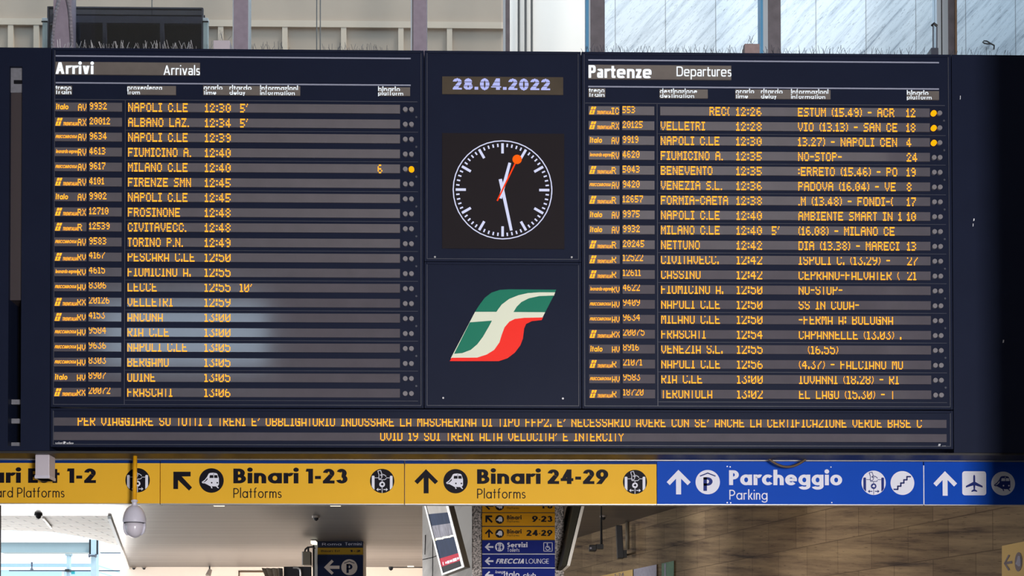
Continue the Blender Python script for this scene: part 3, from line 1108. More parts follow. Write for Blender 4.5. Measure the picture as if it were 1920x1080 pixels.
arr = [('it', 'AV', '9932', 'NAPOLI C.LE', '12:30', "5'", '', '', 0), ('FS', 'RX', '20012', 'ALBANO LAZ.', '12:34', "5'", '', '', 0),
       ('FR', 'AV', '9634', 'NAPOLI C.LE', '12:39', '', '', '', 0), ('leo', 'RV', '4613', 'FIUMICINO A.', '12:40', '', '', '', 0),
       ('FR', 'AV', '9617', 'MILANO C.LE', '12:40', '', '', '6', 2), ('FS', 'RV', '4101', 'FIRENZE SMN', '12:45', '', '', '', 0),
       ('it', 'AV', '9902', 'NAPOLI C.LE', '12:45', '', '', '', 0), ('FS', 'RX', '12710', 'FROSINONE', '12:48', '', '', '', 0),
       ('FS', 'R', '12539', 'CIVITAVECC.', '12:48', '', '', '', 0), ('FR', 'AV', '9583', 'TORINO P.N.', '12:49', '', '', '', 0),
       ('FS', 'RV', '4167', 'PESCARA C.LE', '12:50', '', '', '', 0), ('leo', 'RV', '4615', 'FIUMICINO A.', '12:55', '', '', '', 0),
       ('FR', 'AV', '8306', 'LECCE', '12:55', "10'", '', '', 0), ('FS', 'RX', '20126', 'VELLETRI', '12:59', '', '', '', 0),
       ('FS', 'RV', '4153', 'ANCONA', '13:00', '', '', '', 0), ('FR', 'AV', '9584', 'RIA C.LE', '13:00', '', '', '', 0),
       ('FR', 'AV', '9636', 'NAPOLI C.LE', '13:05', '', '', '', 0), ('FR', 'AV', '8303', 'BERGAMO', '13:05', '', '', '', 0),
       ('it', 'AV', '8907', 'UDINE', '13:05', '', '', '', 0), ('FS', 'RX', '20072', 'FRASCATI', '13:06', '', '', '', 0)]
dep = [('FS', 'IC', '553', '>REC(', '12:26', '', 'ESTUM (15.49) - ACR', '12', 1), ('FS', 'RX', '20125', 'VELLETRI', '12:28', '', 'VIO (13.13) - SAN CE', '18', 1),
       ('it', 'AV', '9919', 'NAPOLI C.LE', '12:30', '', '13.27) - NAPOLI CEN', '4', 1), ('leo', 'RV', '4620', 'FIUMICINO A.', '12:35', '', 'NO-STOP-', '24', 0),
       ('FS', 'R', '5043', 'BENEVENTO', '12:35', '', ':ERRETO (15.46) - PO', '19', 0), ('FR', 'AV', '9420', 'VENEZIA S.L.', '12:36', '', 'PADOVA (16.04) - VE', '8', 0),
       ('FS', 'R', '12657', 'FORMIA-CAETA', '12:38', '', '.M (13.48) - FONDI-(', '17', 0), ('it', 'AV', '9975', 'NAPOLI C.LE', '12:40', '', 'AMBIENTE SMART IN 1', '10', 0),
       ('it', 'AV', '9932', 'MILANO C.LE', '12:40', "5'", '(16.08) - MILANO CE', '', 0), ('FS', 'R', '20245', 'NETTUNO', '12:42', '', 'DIA (13.38) - MARECI', '13', 0),
       ('FS', 'R', '12522', 'CIVITAVECC.', '12:42', '', 'ISPOLI C. (13.29) -', '27', 0), ('FS', 'R', '12611', 'CASSINO', '12:42', '', 'CEPRANO-FALVATER (', '21', 0),
       ('leo', 'RV', '4622', 'FIUMICINO A.', '12:50', '', 'NO-STOP-', '', 0), ('FR', 'AV', '9409', 'NAPOLI C.LE', '12:50', '', 'SS IN CODA-', '', 0),
       ('FR', 'AV', '9634', 'MILANO C.LE', '12:50', '', '-FERMA A: BOLOGNA', '', 0), ('FS', 'RX', '20075', 'FRASCATI', '12:54', '', 'CAPANNELLE (13.03) .', '', 0),
       ('it', 'AV', '8916', 'VENEZIA S.L.', '12:55', '', ' (16.55)', '', 0), ('FS', 'R', '21071', 'NAPOLI C.LE', '12:56', '', '(4.37) - FALCIANO MO', '', 0),
       ('FR', 'AV', '9583', 'RIA C.LE', '13:00', '', 'IOVANNI (18.28) - RI', '', 0), ('FS', 'R', '18720', 'TERONTOLA', '13:02', '', 'EL LAGO (15.30) - T', '', 0)]

A = thing('arrivals_board', ((X_L + X_A) / 2, DEP / 2, ZB0), 'dark navy train arrivals board headed Arrivi with twenty rows of amber letters', 'departure board', 'timetable boards of the concourse')
cabinet(A, X_L, X_A, ZB0, ZT)
TB = (0.22, 0.18, 0.72, 0.12)
TL = (0.125, 0.115, 0.72, 0.13)
board(A, (102, 162, 166.5, 228, 239, 750, 760, 771.5, 384, 450, 470, 708, 700), arr,
      [(104, 135, 161, 177, ((104.5, 'treno', 'train'),)), (239, 330, 161.5, 177.5, ((239, 'provenienza', 'from'),)),
       (381, 563, 162, 178, ((382, 'orario', 'time'), (430.5, 'ritardo', 'delay'), (488, 'informazioni', 'information'))),
       (709, 769, 164, 179.5, ((709, 'binario', 'platform'),))],
      ((104, 375, 118, 139.5), ('Arrivi', 104.5, 175.5, 139, 22, TB), ('Arrivαls', 307, 375, 141, 18, TL)),
      {'rules': ((104, 770, 104.0), (104, 770, 154.4))})
D = thing('departures_board', ((X_D + X_R) / 2, DEP / 2, ZB0), 'dark navy train departures board headed Partenze with amber rows and three lit amber lamps', 'departure board', 'timetable boards of the concourse')
cabinet(D, X_D, X_R, ZB0, ZT)
board(D, (1104, 1162, 1167, 1227.5, 1238.5, 1744.5, 1752, 1763, 1381, 1447, 1497, 1700.5, 1692), dep,
      [(1103, 1135, 166, 182, ((1104, 'treno', 'train'),)), (1236.5, 1327, 168, 184, ((1237, 'destinazione', 'destination'),)),
       (1378.5, 1557, 169, 185, ((1379, 'orario', 'time'), (1426.5, 'ritardo', 'delay'), (1483, 'informazioni', 'information'))),
       (1700, 1760.5, 171, 187, ((1700, 'binario', 'platform'),))],
      ((1103, 1371, 123.5, 148), ('Pαrτenze', 1103.5, 1221.5, 146.3, 24, TB), ('Depαrτures', 1268.5, 1371, 143.3, 18.5, TL)),
      {'rules': ((1103, 1761, 111.8), (1103, 1761, 161.6))})

# clock panel
ZM = bz(945, 491)
K = thing('station_clock_panel', ((X_A + X_D) / 2, DEP / 2, ZM), 'dark panel between the two boards with illuminated date and round clock face', 'clock')
cabinet(K, X_A + .006, X_D - .006, ZM + .003, ZT)
p, q_ = at(829, 176, 0), at(1056, 144.5, 0)
d = box('date_display', M['screen_brown'], K, p.x, q_.x, 0.004, 0.012, p.z, q_.z)
b = MB()
p, q_ = at(849, 168, 0), at(1031.5, 168, 0)
raster(b, '28.04.2022', p.x, q_.x, p.z, .108, 0.002, (0.27, 0.19, .7, .12), .0054, hi=1.02, lo=0.0, drop=(6, 13), fill=.98)
b.build('led_lettering', M['date_led'], d)
p, q_ = at(829, 465.5, 0), at(1058, 250.5, 0)
scr = box('clock_screen', M['screen'], K, p.x, q_.x, 0.004, 0.012, p.z, q_.z)
cc = at(942.3, 355.8, 0)
cx, cz = cc.x, cc.z
R = 94 * u_
b = MB()
for qd in ringp(cx, cz, R, R, 0.010, 0.010, 0, 360):
    b.flat(qd, 0.002)
for qd in ringp(cx, cz, R, R, 0.010, 0.010, 355, 365):
    b.flat(qd, 0.002)
b.build('clock_ring', M['clock_led'], scr)


def hand(mb, ang, r0, r1, w0, w1, y):
    a = math.radians(90 - ang)
    dx, dz = math.cos(a), math.sin(a)
    mb.flat([(cx + dx * r0 - dz * w0 / 2, cz + dz * r0 + dx * w0 / 2), (cx + dx * r0 + dz * w0 / 2, cz + dz * r0 - dx * w0 / 2),
             (cx + dx * r1 + dz * w1 / 2, cz + dz * r1 - dx * w1 / 2), (cx + dx * r1 - dz * w1 / 2, cz + dz * r1 + dx * w1 / 2)], y)


for i in range(60):
    b = MB()
    if i % 5 == 0:
        hand(b, i * 6, R * .735, R * .94, .024, .024, 0.002)
        b.build('hour_mark', M['clock_led'], scr)
    else:
        hand(b, i * 6, R * .868, R * .935, .014, .014, 0.002)
        b.build('minute_mark', M['clock_led'], scr)
b = MB()
hand(b, 15, -R * .18, R * .565, .032, .026, 0.0005)
b.build('hour_hand', M['clock_led'], scr)
b = MB()
hand(b, 168, -R * .22, R * .84, .032, .026, -0.0005)
b.build('minute_hand', M['clock_led'], scr)
b = MB()
hand(b, 25.5, -R * .25, R * .62, .014, .014, -0.0015)
b.build('second_hand', M['red_led'], scr)
b = MB()
a_ = math.radians(90 - 25.5)
b.disc(cx + math.cos(a_) * R * .68, cz + math.sin(a_) * R * .68, R * .094, -0.002, 28)
b.build('second_hand_disc', M['orange_led'], scr)
for px, py in ((815.5, 481.5), (1072, 482)):
    p = at(px, py, 0)
    b = MB()
    b.cyl_y(p.x, p.z, .009, 0.003, 0.012, 12)
    b.build('screw', M['screw'], K)

# emblem panel
G = thing('emblem_panel', ((X_A + X_D) / 2, DEP / 2, ZB0), 'dark square panel under the clock with a slanted green, cream and red emblem', 'sign')
cabinet(G, X_A + .006, X_D - .006, ZB0, ZM - .003)


def lg(pts):
    return [(lambda p: (p.x, p.z))(at(800 + x / 2.843, 480 + y / 2.843, 0)) for x, y in pts]


b = MB()
b.flat(lg([(128, 545), (258, 297), (372, 297), (380, 285), (400, 258), (440, 228), (490, 208), (540, 197), (600, 193), (685, 193), (678, 212), (600, 213),
           (545, 225), (505, 245), (480, 270), (463, 298), (632, 299), (617, 329), (520, 329), (470, 335), (440, 350), (415, 380), (400, 420), (388, 460), (360, 500), (320, 525), (270, 541)])[::-1], 0.004)
em = b.build('emblem', M['cream'], G)
b = MB()
b.flat(lg([(258, 297), (280, 262), (310, 222), (345, 195), (390, 180), (440, 177), (691, 179), (684, 193), (600, 193), (540, 197), (490, 208), (440, 228), (400, 258), (380, 285), (372, 297)])[::-1], 0.003)
b.flat(lg([(463, 298), (480, 270), (505, 245), (545, 225), (600, 213), (678, 210), (632, 299)])[::-1], 0.003)
b.flat(lg([(146, 521), (230, 353), (348, 344), (330, 378), (300, 430), (270, 470), (235, 500), (190, 517)])[::-1], 0.003)
b.build('emblem_green_bands', M['green'], em)
b = MB()
b.flat(lg([(123, 560), (132, 542), (270, 541), (320, 525), (360, 500), (388, 460), (400, 420), (415, 380), (440, 350), (470, 335), (520, 329), (621, 327), (613, 341), (560, 347),
           (530, 362), (520, 385), (513, 440), (500, 475), (470, 515), (430, 545), (385, 560)])[::-1], 0.003)
b.build('emblem_red_band', M['red'], em)
for px, py in ((831, 746), (1055.5, 747)):
    p = at(px, py, 0)
    b = MB()
    b.cyl_y(p.x, p.z, .009, 0.003, 0.012, 12)
    b.build('screw', M['screw'], G)

# message board
ZB1 = ZB0 - .012
ZBB = 3.959
T = thing('message_board', (0.2, DEP / 2, ZBB), 'long low dark board under the timetables with two lines of amber running text', 'message board')
cabinet(T, X_L, X_R, ZBB, ZB1)
p, q_ = bx(101, 790), bx(1774.5, 800)
zt1, zt2 = bz(101, 783), bz(101, 810)
d = box('message_display', M['strip'], T, p, q_, -0.003, 0.012, zt1 - .076, zt1)
b = MB()
led_text(b, "PER VIAGGIARE SU TUTTI I TRENI E' OBBLIGATORIO INDOSSARE LA MASCHERINA DI TIPO FFP2. E' NECESSARIO AVERE CON SE' ANCHE LA CERTIFICAZIONE VERDE BASE C",
         bx(146, 790), zt1 + .010, .086, -0.006, True, x_end=bx(1728, 795))
b.build('led_lettering', M['amber'], d)
d = box('message_display', M['strip'], T, p, q_, -0.003, 0.012, zt2 - .076, zt2)
b = MB()
led_text(b, "OVID 19 SUI TRENI ALTA VELOCITA' E INTERCITY", bx(713, 818), zt2 + .010, .086, -0.006, True, x_end=bx(1169, 818))
b.build('led_lettering', M['amber'], d)
b = MB()
p = at(103, 832.5, 0)
write(b, 'solari', p.x, p.x + .072, p.z, .022, 0.010, MEDIUM)
write(b, 'udine', p.x + .105, p.x + .170, p.z, .022, 0.010, MEDIUM)
b.flat([(p.x + .076, p.z - .004), (p.x + .098, p.z - .004), (p.x + .098, p.z + .004), (p.x + .084, p.z + .004), (p.x + .1, p.z + .018), (p.x + .092, p.z + .026), (p.x + .076, p.z + .026)], 0.010)
b.build('maker_lettering', M['white_print'], T)
b = MB()
p = at(1759, 838, 0)
flag_mark(b, p.x, p.z, .030, 0.010)
write(b, 'RFI', p.x + .042, p.x + .072, p.z, .013, 0.010, MEDIUM, 2, .2)
b.build('printed_mark', M['white_print'], T)

# side housings
Hl = thing('board_housing', (-4.6, DEP / 2, 3.93), 'plain dark navy housing at the arrivals end with a tall narrow slot', 'housing', 'side housings of the board')
xs0, xs1 = bx(16, 470), bx(40, 470)
zs0, zs1 = bz(28, 836), bz(28, 124)
b = MB()
b.box(-5.6, xs0, 0.004, DEP, 3.925, ZT)
b.box(xs1, X_L - .008, 0.004, DEP, 3.925, ZT)
b.box(xs0, xs1, 0.004, DEP, 3.925, zs0)
b.box(xs0, xs1, 0.004, DEP, zs1, ZT)
b.build('casing', M['navy'], Hl)
M['slot_panel'] = mat('slot_panel_brown', (0.055, 0.043, 0.047), 0.5)
M['slot_plate'] = mat('slot_plate_grey', (0.20, 0.20, 0.23), 0.5, var=0.3, scale=30)
box('slot_panel', M['slot_panel'], Hl, xs0, xs1, 0.05, DEP, bz(28, 560), bz(28, 170))
box('slot_plate', M['slot_plate'], Hl, xs0, xs1, 0.04, DEP, bz(28, 170), zs1)
box('plate_opening', M['groove'], Hl, bx(22), bx(38), 0.036, 0.05, bz(28, 154), bz(28, 147))
box('slot_back', M['groove'], Hl, xs0, xs1, 0.28, DEP, zs0, bz(28, 560))
for y0, y1 in ((754, 745), (790, 781), (835, 826)):
    box('slot_bar', M['slot_plate'], Hl, xs0, xs1, 0.10, 0.13, bz(28, y0), bz(28, y1))
Hr = thing('board_housing', (5.0, DEP / 2, 3.93), 'plain dark housing at the departures end, scratched and half in shadow', 'housing', 'side housings of the board')
box('casing', M['navy'], Hr, X_R + .008, 5.9, 0.004, DEP, 3.925, ZT)
b = MB()
for px, py, w_, h_ in ((1800, 183, 1.2, 8), (1825, 412, 2.2, 5), (1824, 422, 1.2, 6), (1880, 640, 2.5, 6)):
    p = at(px, py, 0)
    b.flat([(p.x, p.z - h_ * u_ / 2), (p.x + w_ * u_, p.z - h_ * u_ / 3), (p.x + w_ * u_ * 1.2, p.z + h_ * u_ / 2), (p.x + w_ * .3 * u_, p.z + h_ * u_ / 2)], 0.002)
b.build('scratches', M['white_print'], Hr)

# ------------------------------------------------------------------ direction signs
YS = 0.45
us = (YS + 13) / FPX
ZS0 = 3.492


def sx(px, py=905):
    return at(px, py, YS).x


def sz(px, py):
    return at(px, py, YS).z


TRAIN = [(965, 560), (1060, 490), (1130, 400), (1180, 300), (1225, 278), (1310, 270), (1420, 285), (1450, 310), (1475, 380), (1498, 450), (1500, 640), (1470, 680), (1420, 700), (1230, 695), (1150, 650), (1060, 605), (985, 600)]
TR_DARK = [[(990, 578), (1050, 545), (1148, 430), (1142, 495), (1060, 565)], [(1215, 345), (1330, 345), (1330, 435), (1205, 435)], [(1350, 345), (1450, 345), (1465, 435), (1350, 435)]]
TR_RAIL = [[(1240, 690), (1275, 690), (1302, 755), (1262, 758)], [(1405, 695), (1455, 690), (1502, 752), (1472, 762)]]


class Pic:
    """pictogram on a sign: layers in front of plane y; s = disc radius"""

    def __init__(s, parent, cx, cz, r, y, fg, bgm, shape='disc', name='pictogram'):
        s.cx, s.cz, s.r, s.y = cx, cz, r, y
        b = MB()
        if shape == 'disc':
            b.disc(cx, cz, r, y, 56)
        else:
            pts = []
            for qx, qz, a0 in ((1, 1, 0), (-1, 1, 90), (-1, -1, 180), (1, -1, 270)):
                for j in range(7):
                    a = math.radians(a0 + j * 15)
                    pts.append((cx + qx * r * .78 + r * .22 * math.cos(a), cz + qz * r * .78 + r * .22 * math.sin(a)))
            b.flat(pts, y)
        s.disc_obj = b.build(name, bgm, parent)
        s.fg, s.bgm = fg, bgm
        s.f = MB()
        s.h = MB()

    def poly(s, pts, hole=False):
        (s.h if hole else s.f).flat([(s.cx + x * s.r, s.cz + z * s.r) for x, z in pts], s.y - (.0012 if hole else .0006))

    def line(s, pts, w, hole=False):
        for (x0, z0), (x1, z1) in zip(pts, pts[1:]):
            dx, dz = x1 - x0, z1 - z0
            l = math.hypot(dx, dz) or 1
            nx, nz = -dz / l * w / 2, dx / l * w / 2
            ex, ez = dx / l * w * .3, dz / l * w * .3
            s.poly([(x0 + nx - ex, z0 + nz - ez), (x0 - nx - ex, z0 - nz - ez), (x1 - nx + ex, z1 - nz + ez), (x1 + nx + ex, z1 + nz + ez)], hole)

    def circ(s, x, z, r, hole=False, n=24):
        s.poly([(x + r * math.cos(2 * PI * i / n), z + r * math.sin(2 * PI * i / n)) for i in range(n)], hole)

    def done(s, sym):
        if s.f.v:
            o = s.f.build(sym, s.fg, s.disc_obj)
        if s.h.v:
            s.h.build(sym + '_detail', s.bgm, s.disc_obj)


def train(parent, cx, cz, r, y, fg, bgm):
    p = Pic(parent, cx, cz, r, y, fg, bgm, name='train_pictogram')
    n = lambda q: [((x - 1265) / 385, (515 - yy) / 385) for x, yy in q]
    p.poly(n(TRAIN)[::-1])
    for q in TR_RAIL:
        p.poly(n(q)[::-1])
    for q in TR_DARK:
        p.poly(n(q)[::-1], True)
    for x, yy, rr in ((1275, 585, .065), (1450, 585, .065), (1335, 312, .036)):
        (a, c), = n([(x, yy)])
        p.circ(a, c, rr, True)
    p.done('train_symbol')


def gate(parent, cx, cz, r, y, fg, bgm, mid):
    p = Pic(parent, cx, cz, r, y, fg, bgm, name='gate_pictogram')
    n = lambda q: [((x - 607) / 378, (530 - yy) / 378) for x, yy in q]
    p.poly(n([(285, 385), (300, 368), (355, 368), (370, 385), (370, 802), (330, 772), (285, 712)])[::-1])
    p.poly(n([(845, 385), (860, 368), (915, 368), (930, 385), (930, 712), (890, 772), (845, 802)])[::-1])
    p.line(n([(384, 432), (500, 432)]), .045)
    p.line(n([(735, 432), (835, 432)]), .045)
    p.line(n([(470, 222), (558, 198), (598, 320)]), .055)
    p.line(n([(470, 222), (510, 345), (500, 430), (510, 485), (600, 494), (690, 490), (730, 462)]), .055)
    p.line(n([(552, 345), (592, 318), (660, 335), (705, 362), (726, 390)]), .06)
    p.line(n([(552, 345), (600, 395), (592, 435), (560, 462), (520, 445)]), .05)
    p.line(n([(560, 335), (625, 372)]), .05)
    p.line(n([(606, 490), (606, 560)]), .05)
    p.line(n([(606, 715), (606, 895)]), .05)
    p.circ(*n([(606, 637)])[0], .235)
    k = .235 / 1.35
    a, c = n([(606, 637)])[0]
    p.poly([(a + (x - 1265) / 385 * k, c + (515 - yy) / 385 * k) for x, yy in TRAIN][::-1], True)
    for sg in (-1, 1):
        e = 606 + sg * 180
        p.line(n([(606 + sg * 48, 797), (606 + sg * 130, 797)]), .07)
        p.poly(n([(e, 797), (e - sg * 58, 745), (e - sg * 58, 850)]))
    p.done('gate_symbol')


def parking(parent, cx, cz, r, y, fg, bgm):
    p = Pic(parent, cx, cz, r, y, fg, bgm, name='parking_pictogram')
    p.line([(-.62, .50), (0, .74), (.62, .50)], .09)
    P, wd = glyph('P', .24, .17, .7)
    for q in P:
        p.poly([(a * 1.22 - .36, c * 1.12 - .72) for a, c in q])
    p.done('parking_symbol')


def stairs(parent, cx, cz, r, y, fg, bgm):
    p = Pic(parent, cx, cz, r, y, fg, bgm, name='stairs_pictogram')
    n = lambda x, yy: ((x - 1362) / 330, (525 - yy) / 330)
    pts = [n(1125, 702), n(1232, 702)]
    for i in range(4):
        x, yy = 1232 + i * 85, 702 - i * 88
        pts += [n(x, yy - 88), n(x + (85 if i < 3 else 100), yy - 88)]
    p.line(pts, .12)
    p.done('stairs_symbol')


def plane(parent, cx, cz, r, y, fg, bgm):
    p = Pic(parent, cx, cz, r, y, fg, bgm, 'square', name='airport_pictogram')
    h = [(0, .72), (.075, .62), (.085, .12), (.70, -.22), (.70, -.36), (.085, -.18), (.06, -.50), (.24, -.62), (.24, -.72), (0, -.66)]
    p.poly(h + [(-x, z) for x, z in h[::-1]][1:-1])
    p.done('airplane_symbol')


UP = [(.49, 1), (1, .5), (.87, .375), (.60, .64), (.60, 0), (.39, 0), (.39, .64), (.13, .375), (0, .5)]
NW = [(85, 240), (620, 240), (620, 385), (345, 388), (665, 730), (570, 830), (233, 500), (232, 780), (85, 780)]


def arrow(parent, pts, m, y):
    b = MB()
    b.flat(pts, y)
    return b.build('arrow', m, parent)


def up_arrow(parent, px0, px1, py0, py1, m):
    x0, x1 = sx(px0), sx(px1)
    z1, z0 = sz(px0, py0), sz(px0, py1)
    arrow(parent, [(x0 + (x1 - x0) * a, z0 + (z1 - z0) * c) for a, c in UP][::-1], m, YS - .0008)


def sign(px0, px1, m, label, strip=True):
    x0, x1 = sx(px0), sx(px1)
    zt = sz((px0 + px1) / 2 if 0 <= px0 else 150, 868.2 + 3 * px1 / 1920)
    zt = ZS0 + (872 - 944.8 + 872 - 872 + 76.0 * 1.0) * 0 + 75.2 * us
    r = thing('direction_sign', ((x0 + x1) / 2, YS + .05, ZS0), label, 'sign', 'direction signs in the overhead band')
    box('panel', m, r, x0, x1, YS, YS + .10, ZS0, zt)
    box('top_band', M['blue_deep'] if m is M['yellow'] else M['blue'], r, x0, x1, YS + .004, YS + .10, zt, zt + 5.4 * us)
    box('bottom_lip', M['alu'], r, x0, x1, YS + .002, YS + .10, ZS0 - .008, ZS0)
    return r


def stext(r, text, px0, px1, base, cap, m, st=BOLD, name='lettering'):
    b = MB()
    p, q_ = at(px0, base, YS), at(px1, base, YS)
    write(b, text, p.x, q_.x, p.z, cap * us, YS - .0008, st)
    b.build(name, m, r)


def disc_at(px, py):
    p = at(px, py, YS)
    return p.x, p.z


ye, bl = M['yellow'], M['blue']
s = sign(-75, 299.4, ye, 'yellow sign for platforms Est 1-2, partly hidden by a grey box and a camera pole')
stext(s, 'Binari Est 1-2', -84, 180, 905.2, 27.2, M['ink'])
stext(s, 'Eastward Platforms', -66, 121, 932.6, 18.4, M['ink'], LIGHT)
gate(s, *disc_at(258, 900.5), 22.8 * us, YS - .0008, M['vinyl'], M['ink'], M['vinyl_grey'])
s = sign(301, 757.5, ye, 'yellow sign with slanting arrow for platforms 1-23')
x0, z0 = disc_at(320, 870)
arrow(s, [(x0 + x / 16.62 * us, z0 - yy / 16.62 * us) for x, yy in NW][::-1], M['ink'], YS - .0008)
train(s, *disc_at(396.4, 901), 23 * us, YS - .0008, M['vinyl'], M['ink'])
stext(s, 'Binari 1-23', 437.5, 652, 906.2, 27.6, M['ink'])
stext(s, 'Platforms', 437.5, 528, 933.6, 18.4, M['ink'], LIGHT)
gate(s, *disc_at(716.6, 901.8), 22.8 * us, YS - .0008, M['vinyl'], M['ink'], M['vinyl_grey'])
s = sign(759.4, 1231, ye, 'yellow sign with upward arrow for platforms 24-29')
up_arrow(s, 777, 821.5, 879.6, 925, M['ink'])
train(s, *disc_at(854.2, 902.3), 22.9 * us, YS - .0008, M['vinyl'], M['ink'])
stext(s, 'Binari 24-29', 894.5, 1140.5, 907.2, 27.4, M['ink'])
stext(s, 'Platforms', 894.5, 985.5, 934.6, 18.4, M['ink'], LIGHT)
gate(s, *disc_at(1190.6, 903.6), 22.8 * us, YS - .0008, M['vinyl'], M['ink'], M['vinyl_grey'])
s = sign(1232, 1731, bl, 'blue sign lettered Parcheggio Parking with white pictograms')
up_arrow(s, 1250, 1295, 880.8, 927, M['vinyl'])
parking(s, *disc_at(1327, 904), 23 * us, YS - .0008, M['blue_print'], M['vinyl'])
stext(s, 'Parcheggio', 1367, 1579, 909.5, 28, M['vinyl'])
stext(s, 'Parking', 1367.5, 1439, 936.8, 18.6, M['vinyl'], LIGHT)
gate(s, *disc_at(1638, 905.2), 23 * us, YS - .0008, M['blue_print'], M['vinyl'], M['vinyl_grey'])
stairs(s, *disc_at(1692, 905.6), 22.6 * us, YS - .0008, M['blue_print'], M['vinyl'])
for px, py in ((1363.5, 874.6), (1369, 875.4), (1558, 875.8), (1363.5, 942.6), (1370, 942.8), (1559.5, 942.4)):
    p = at(px, py, YS)
    b = MB()
    b.cyl_y(p.x, p.z, .006, YS - .003, YS + .002, 10)
    b.build('screw', M['screw'], s)
s = sign(1733, 1990, bl, 'blue sign with an airplane square and train disc, half in shadow')
box('edge_strip', M['vinyl'], s, sx(1731.2), sx(1732.9), YS - .002, YS + .1, ZS0, ZS0 + 74 * us)
up_arrow(s, 1750, 1794.5, 883.4, 929.4, M['vinyl'])
plane(s, *disc_at(1826.6, 906.2), 22.8 * us, YS - .0008, M['blue_print'], M['vinyl'])
train(s, *disc_at(1880.8, 906.6), 22.6 * us, YS - .0008, M['blue_print'], M['vinyl'])

# rail above the signs and board underside
zr = ZS0 + 81.2 * us
b = MB()
b.box(-5.7, 6.0, YS - .02, YS + .12, zr, zr + 3.0 * us)
b.box(-5.7, 6.0, YS + .0, YS + .12, zr + 4.6 * us, zr + 8.0 * us)
struct(b.build('trim_20', M['alu']))
b = MB()
b.box(-5.7, 6.0, YS + .02, YS + .11, zr + 3.0 * us, zr + 4.6 * us)
b.box(-5.7, 6.0, DEP, YS + .12, zr + 8.0 * us, zr + 0.32)
struct(b.build('trim_21', M['under']))
# lip under the boards
b = MB()
b.box(-5.6, 5.9, 0.03, DEP - .02, 3.925 - .02, 3.925)
struct(b.build('trim_22', M['under']))

# ------------------------------------------------------------------ hung from the board
p = at(83, 848, 0.16)
q_ = at(83, 899, 0.16)
w_ = 13.2 * 13.16 / FPX
j = thing('junction_box', (p.x, 0.19, q_.z), 'pale grey box hanging under the board, in front of the platforms 1-2 sign', 'box')
box('casing', M['box_grey'], j, p.x - w_, p.x + w_, 0.10, 0.28, q_.z, 3.905, bevel=.008)
box('end_cap', M['cam_white'], j, p.x - w_ - .004, p.x + w_ + .004, 0.095, 0.285, q_.z, q_.z + .03, bevel=.004)

YD = 0.18
sc = (YD + 13) / FPX
top, bot = at(252.5, 941, YD), at(252, 1008.5, YD)
cm = thing('dome_camera', (bot.x, YD, bot.z), 'large grey dome camera hanging on a yellow pole in front of the yellow sign', 'security camera')
b = MB()
b.tube([(bot.x + .004, YD, 3.91), (bot.x, YD, at(252, 940, YD).z)], 4.0 * sc / 1.0, 16)
b.build('pole', M['pole_yellow'], cm, True)
cz0 = at(252, 1008.5, YD).z


def dz(py):
    return at(252, py, YD).z - cz0


c0 = (bot.x, YD, cz0)
b = MB()
b.lathe(c0, [(4.6 * sc, dz(949)), (4.6 * sc, dz(941)), (6.2 * sc, dz(940.5)), (6.2 * sc, dz(938.5)), (4.2 * sc, dz(937))], 20)
b.build('collar', M['cam_white'], cm, True)
b = MB()
b.lathe(c0, [(20.0 * sc, dz(980.5)), (21.6 * sc, dz(979.8)), (21.6 * sc, dz(977)), (20.6 * sc, dz(970)), (18.2 * sc, dz(961.5)), (14.5 * sc, dz(954)), (9.5 * sc, dz(949.5)), (5 * sc, dz(947))], 40)
b.build('housing', M['cam_white'], cm, True)
b = MB()
b.lathe(c0, [(1 * sc, dz(1008.7)), (6 * sc, dz(1007.6)), (11 * sc, dz(1004)), (15 * sc, dz(997.5)), (16.6 * sc, dz(990)), (16.6 * sc, dz(981))], 36)
b.build('dome', M['cam_dome'], cm, True)
for sg in (-1, 1):
    b = MB()
    b.tube([(bot.x + sg * 18.3 * sc, YD, cz0 + dz(981)), (bot.x + sg * 18.6 * sc, YD, cz0 + dz(989)), (bot.x + sg * 16.5 * sc, YD, cz0 + dz(998)), (bot.x + sg * 12.5 * sc, YD, cz0 + dz(1003.5))], [2.6 * sc, 2.8 * sc, 2.5 * sc, 1.2 * sc], 10)
    b.build('side_arm', M['cam_white'], cm, True)
b = MB()
b.lathe(c0, [(19.4 * sc, dz(981.6)), (19.4 * sc, dz(980.2)), (17 * sc, dz(980.2))], 36)
b.build('seam', M['groove'], cm)
b = MB()
p = at(243, 974.8, YD)
write(b, 'camera' if False else 'i', p.x, p.x + .001, p.z, .0005, YD - 22 * sc)
# cable loop
pts = []
for i in range(21):
    t = i / 20
    px = 1435 + 83 * t
    py = 854 + 21.5 * math.sin(PI * t) ** 0.85
    pts.append(at(px, py, 0.30))
b = MB()
b.tube([tuple(p) for p in pts], .0125, 8)
tag(b.build('cable_loop', M['cable'], None, True), 'brown cable sagging in a loop under the board above Parcheggio', 'cable')

# ------------------------------------------------------------------ on top of the board
ZT2 = ZT


def spikes(px0, px1, dens, label, z0=None, y0=0.12):
    a, c = at(px0, 93, y0).x, at(px1, 93, y0).x
    zb = z0 or ZT
    r = thing('bird_spike_strip', ((a + c) / 2, y0, zb), label, 'bird spikes', 'bird spikes along the top of the board')
    box('base_strip', M['box_grey'], r, a, c, y0 - .02, y0 + .02, zb, zb + .008)
    b = MB()
    n = max(3, int((px1 - px0) / dens))
    for i in range(n):
        x = a + .03 + (c - a - .06) * (i + .5) / n + random.uniform(-.006, .006)
        lean = random.uniform(-.05, .05)
        lean = max(a - x + .004, min(c - x - .004, lean))
        ly = random.choice((-.05, 0.0, .05))
        b.tube([(x, y0, zb + .006), (x + lean, y0 + ly, zb + random.uniform(.075, .115))], .0017, 4)
    b.build('spikes', M['screw'] if px0 < 1000 and px1 < 400 else M['edge'], r)


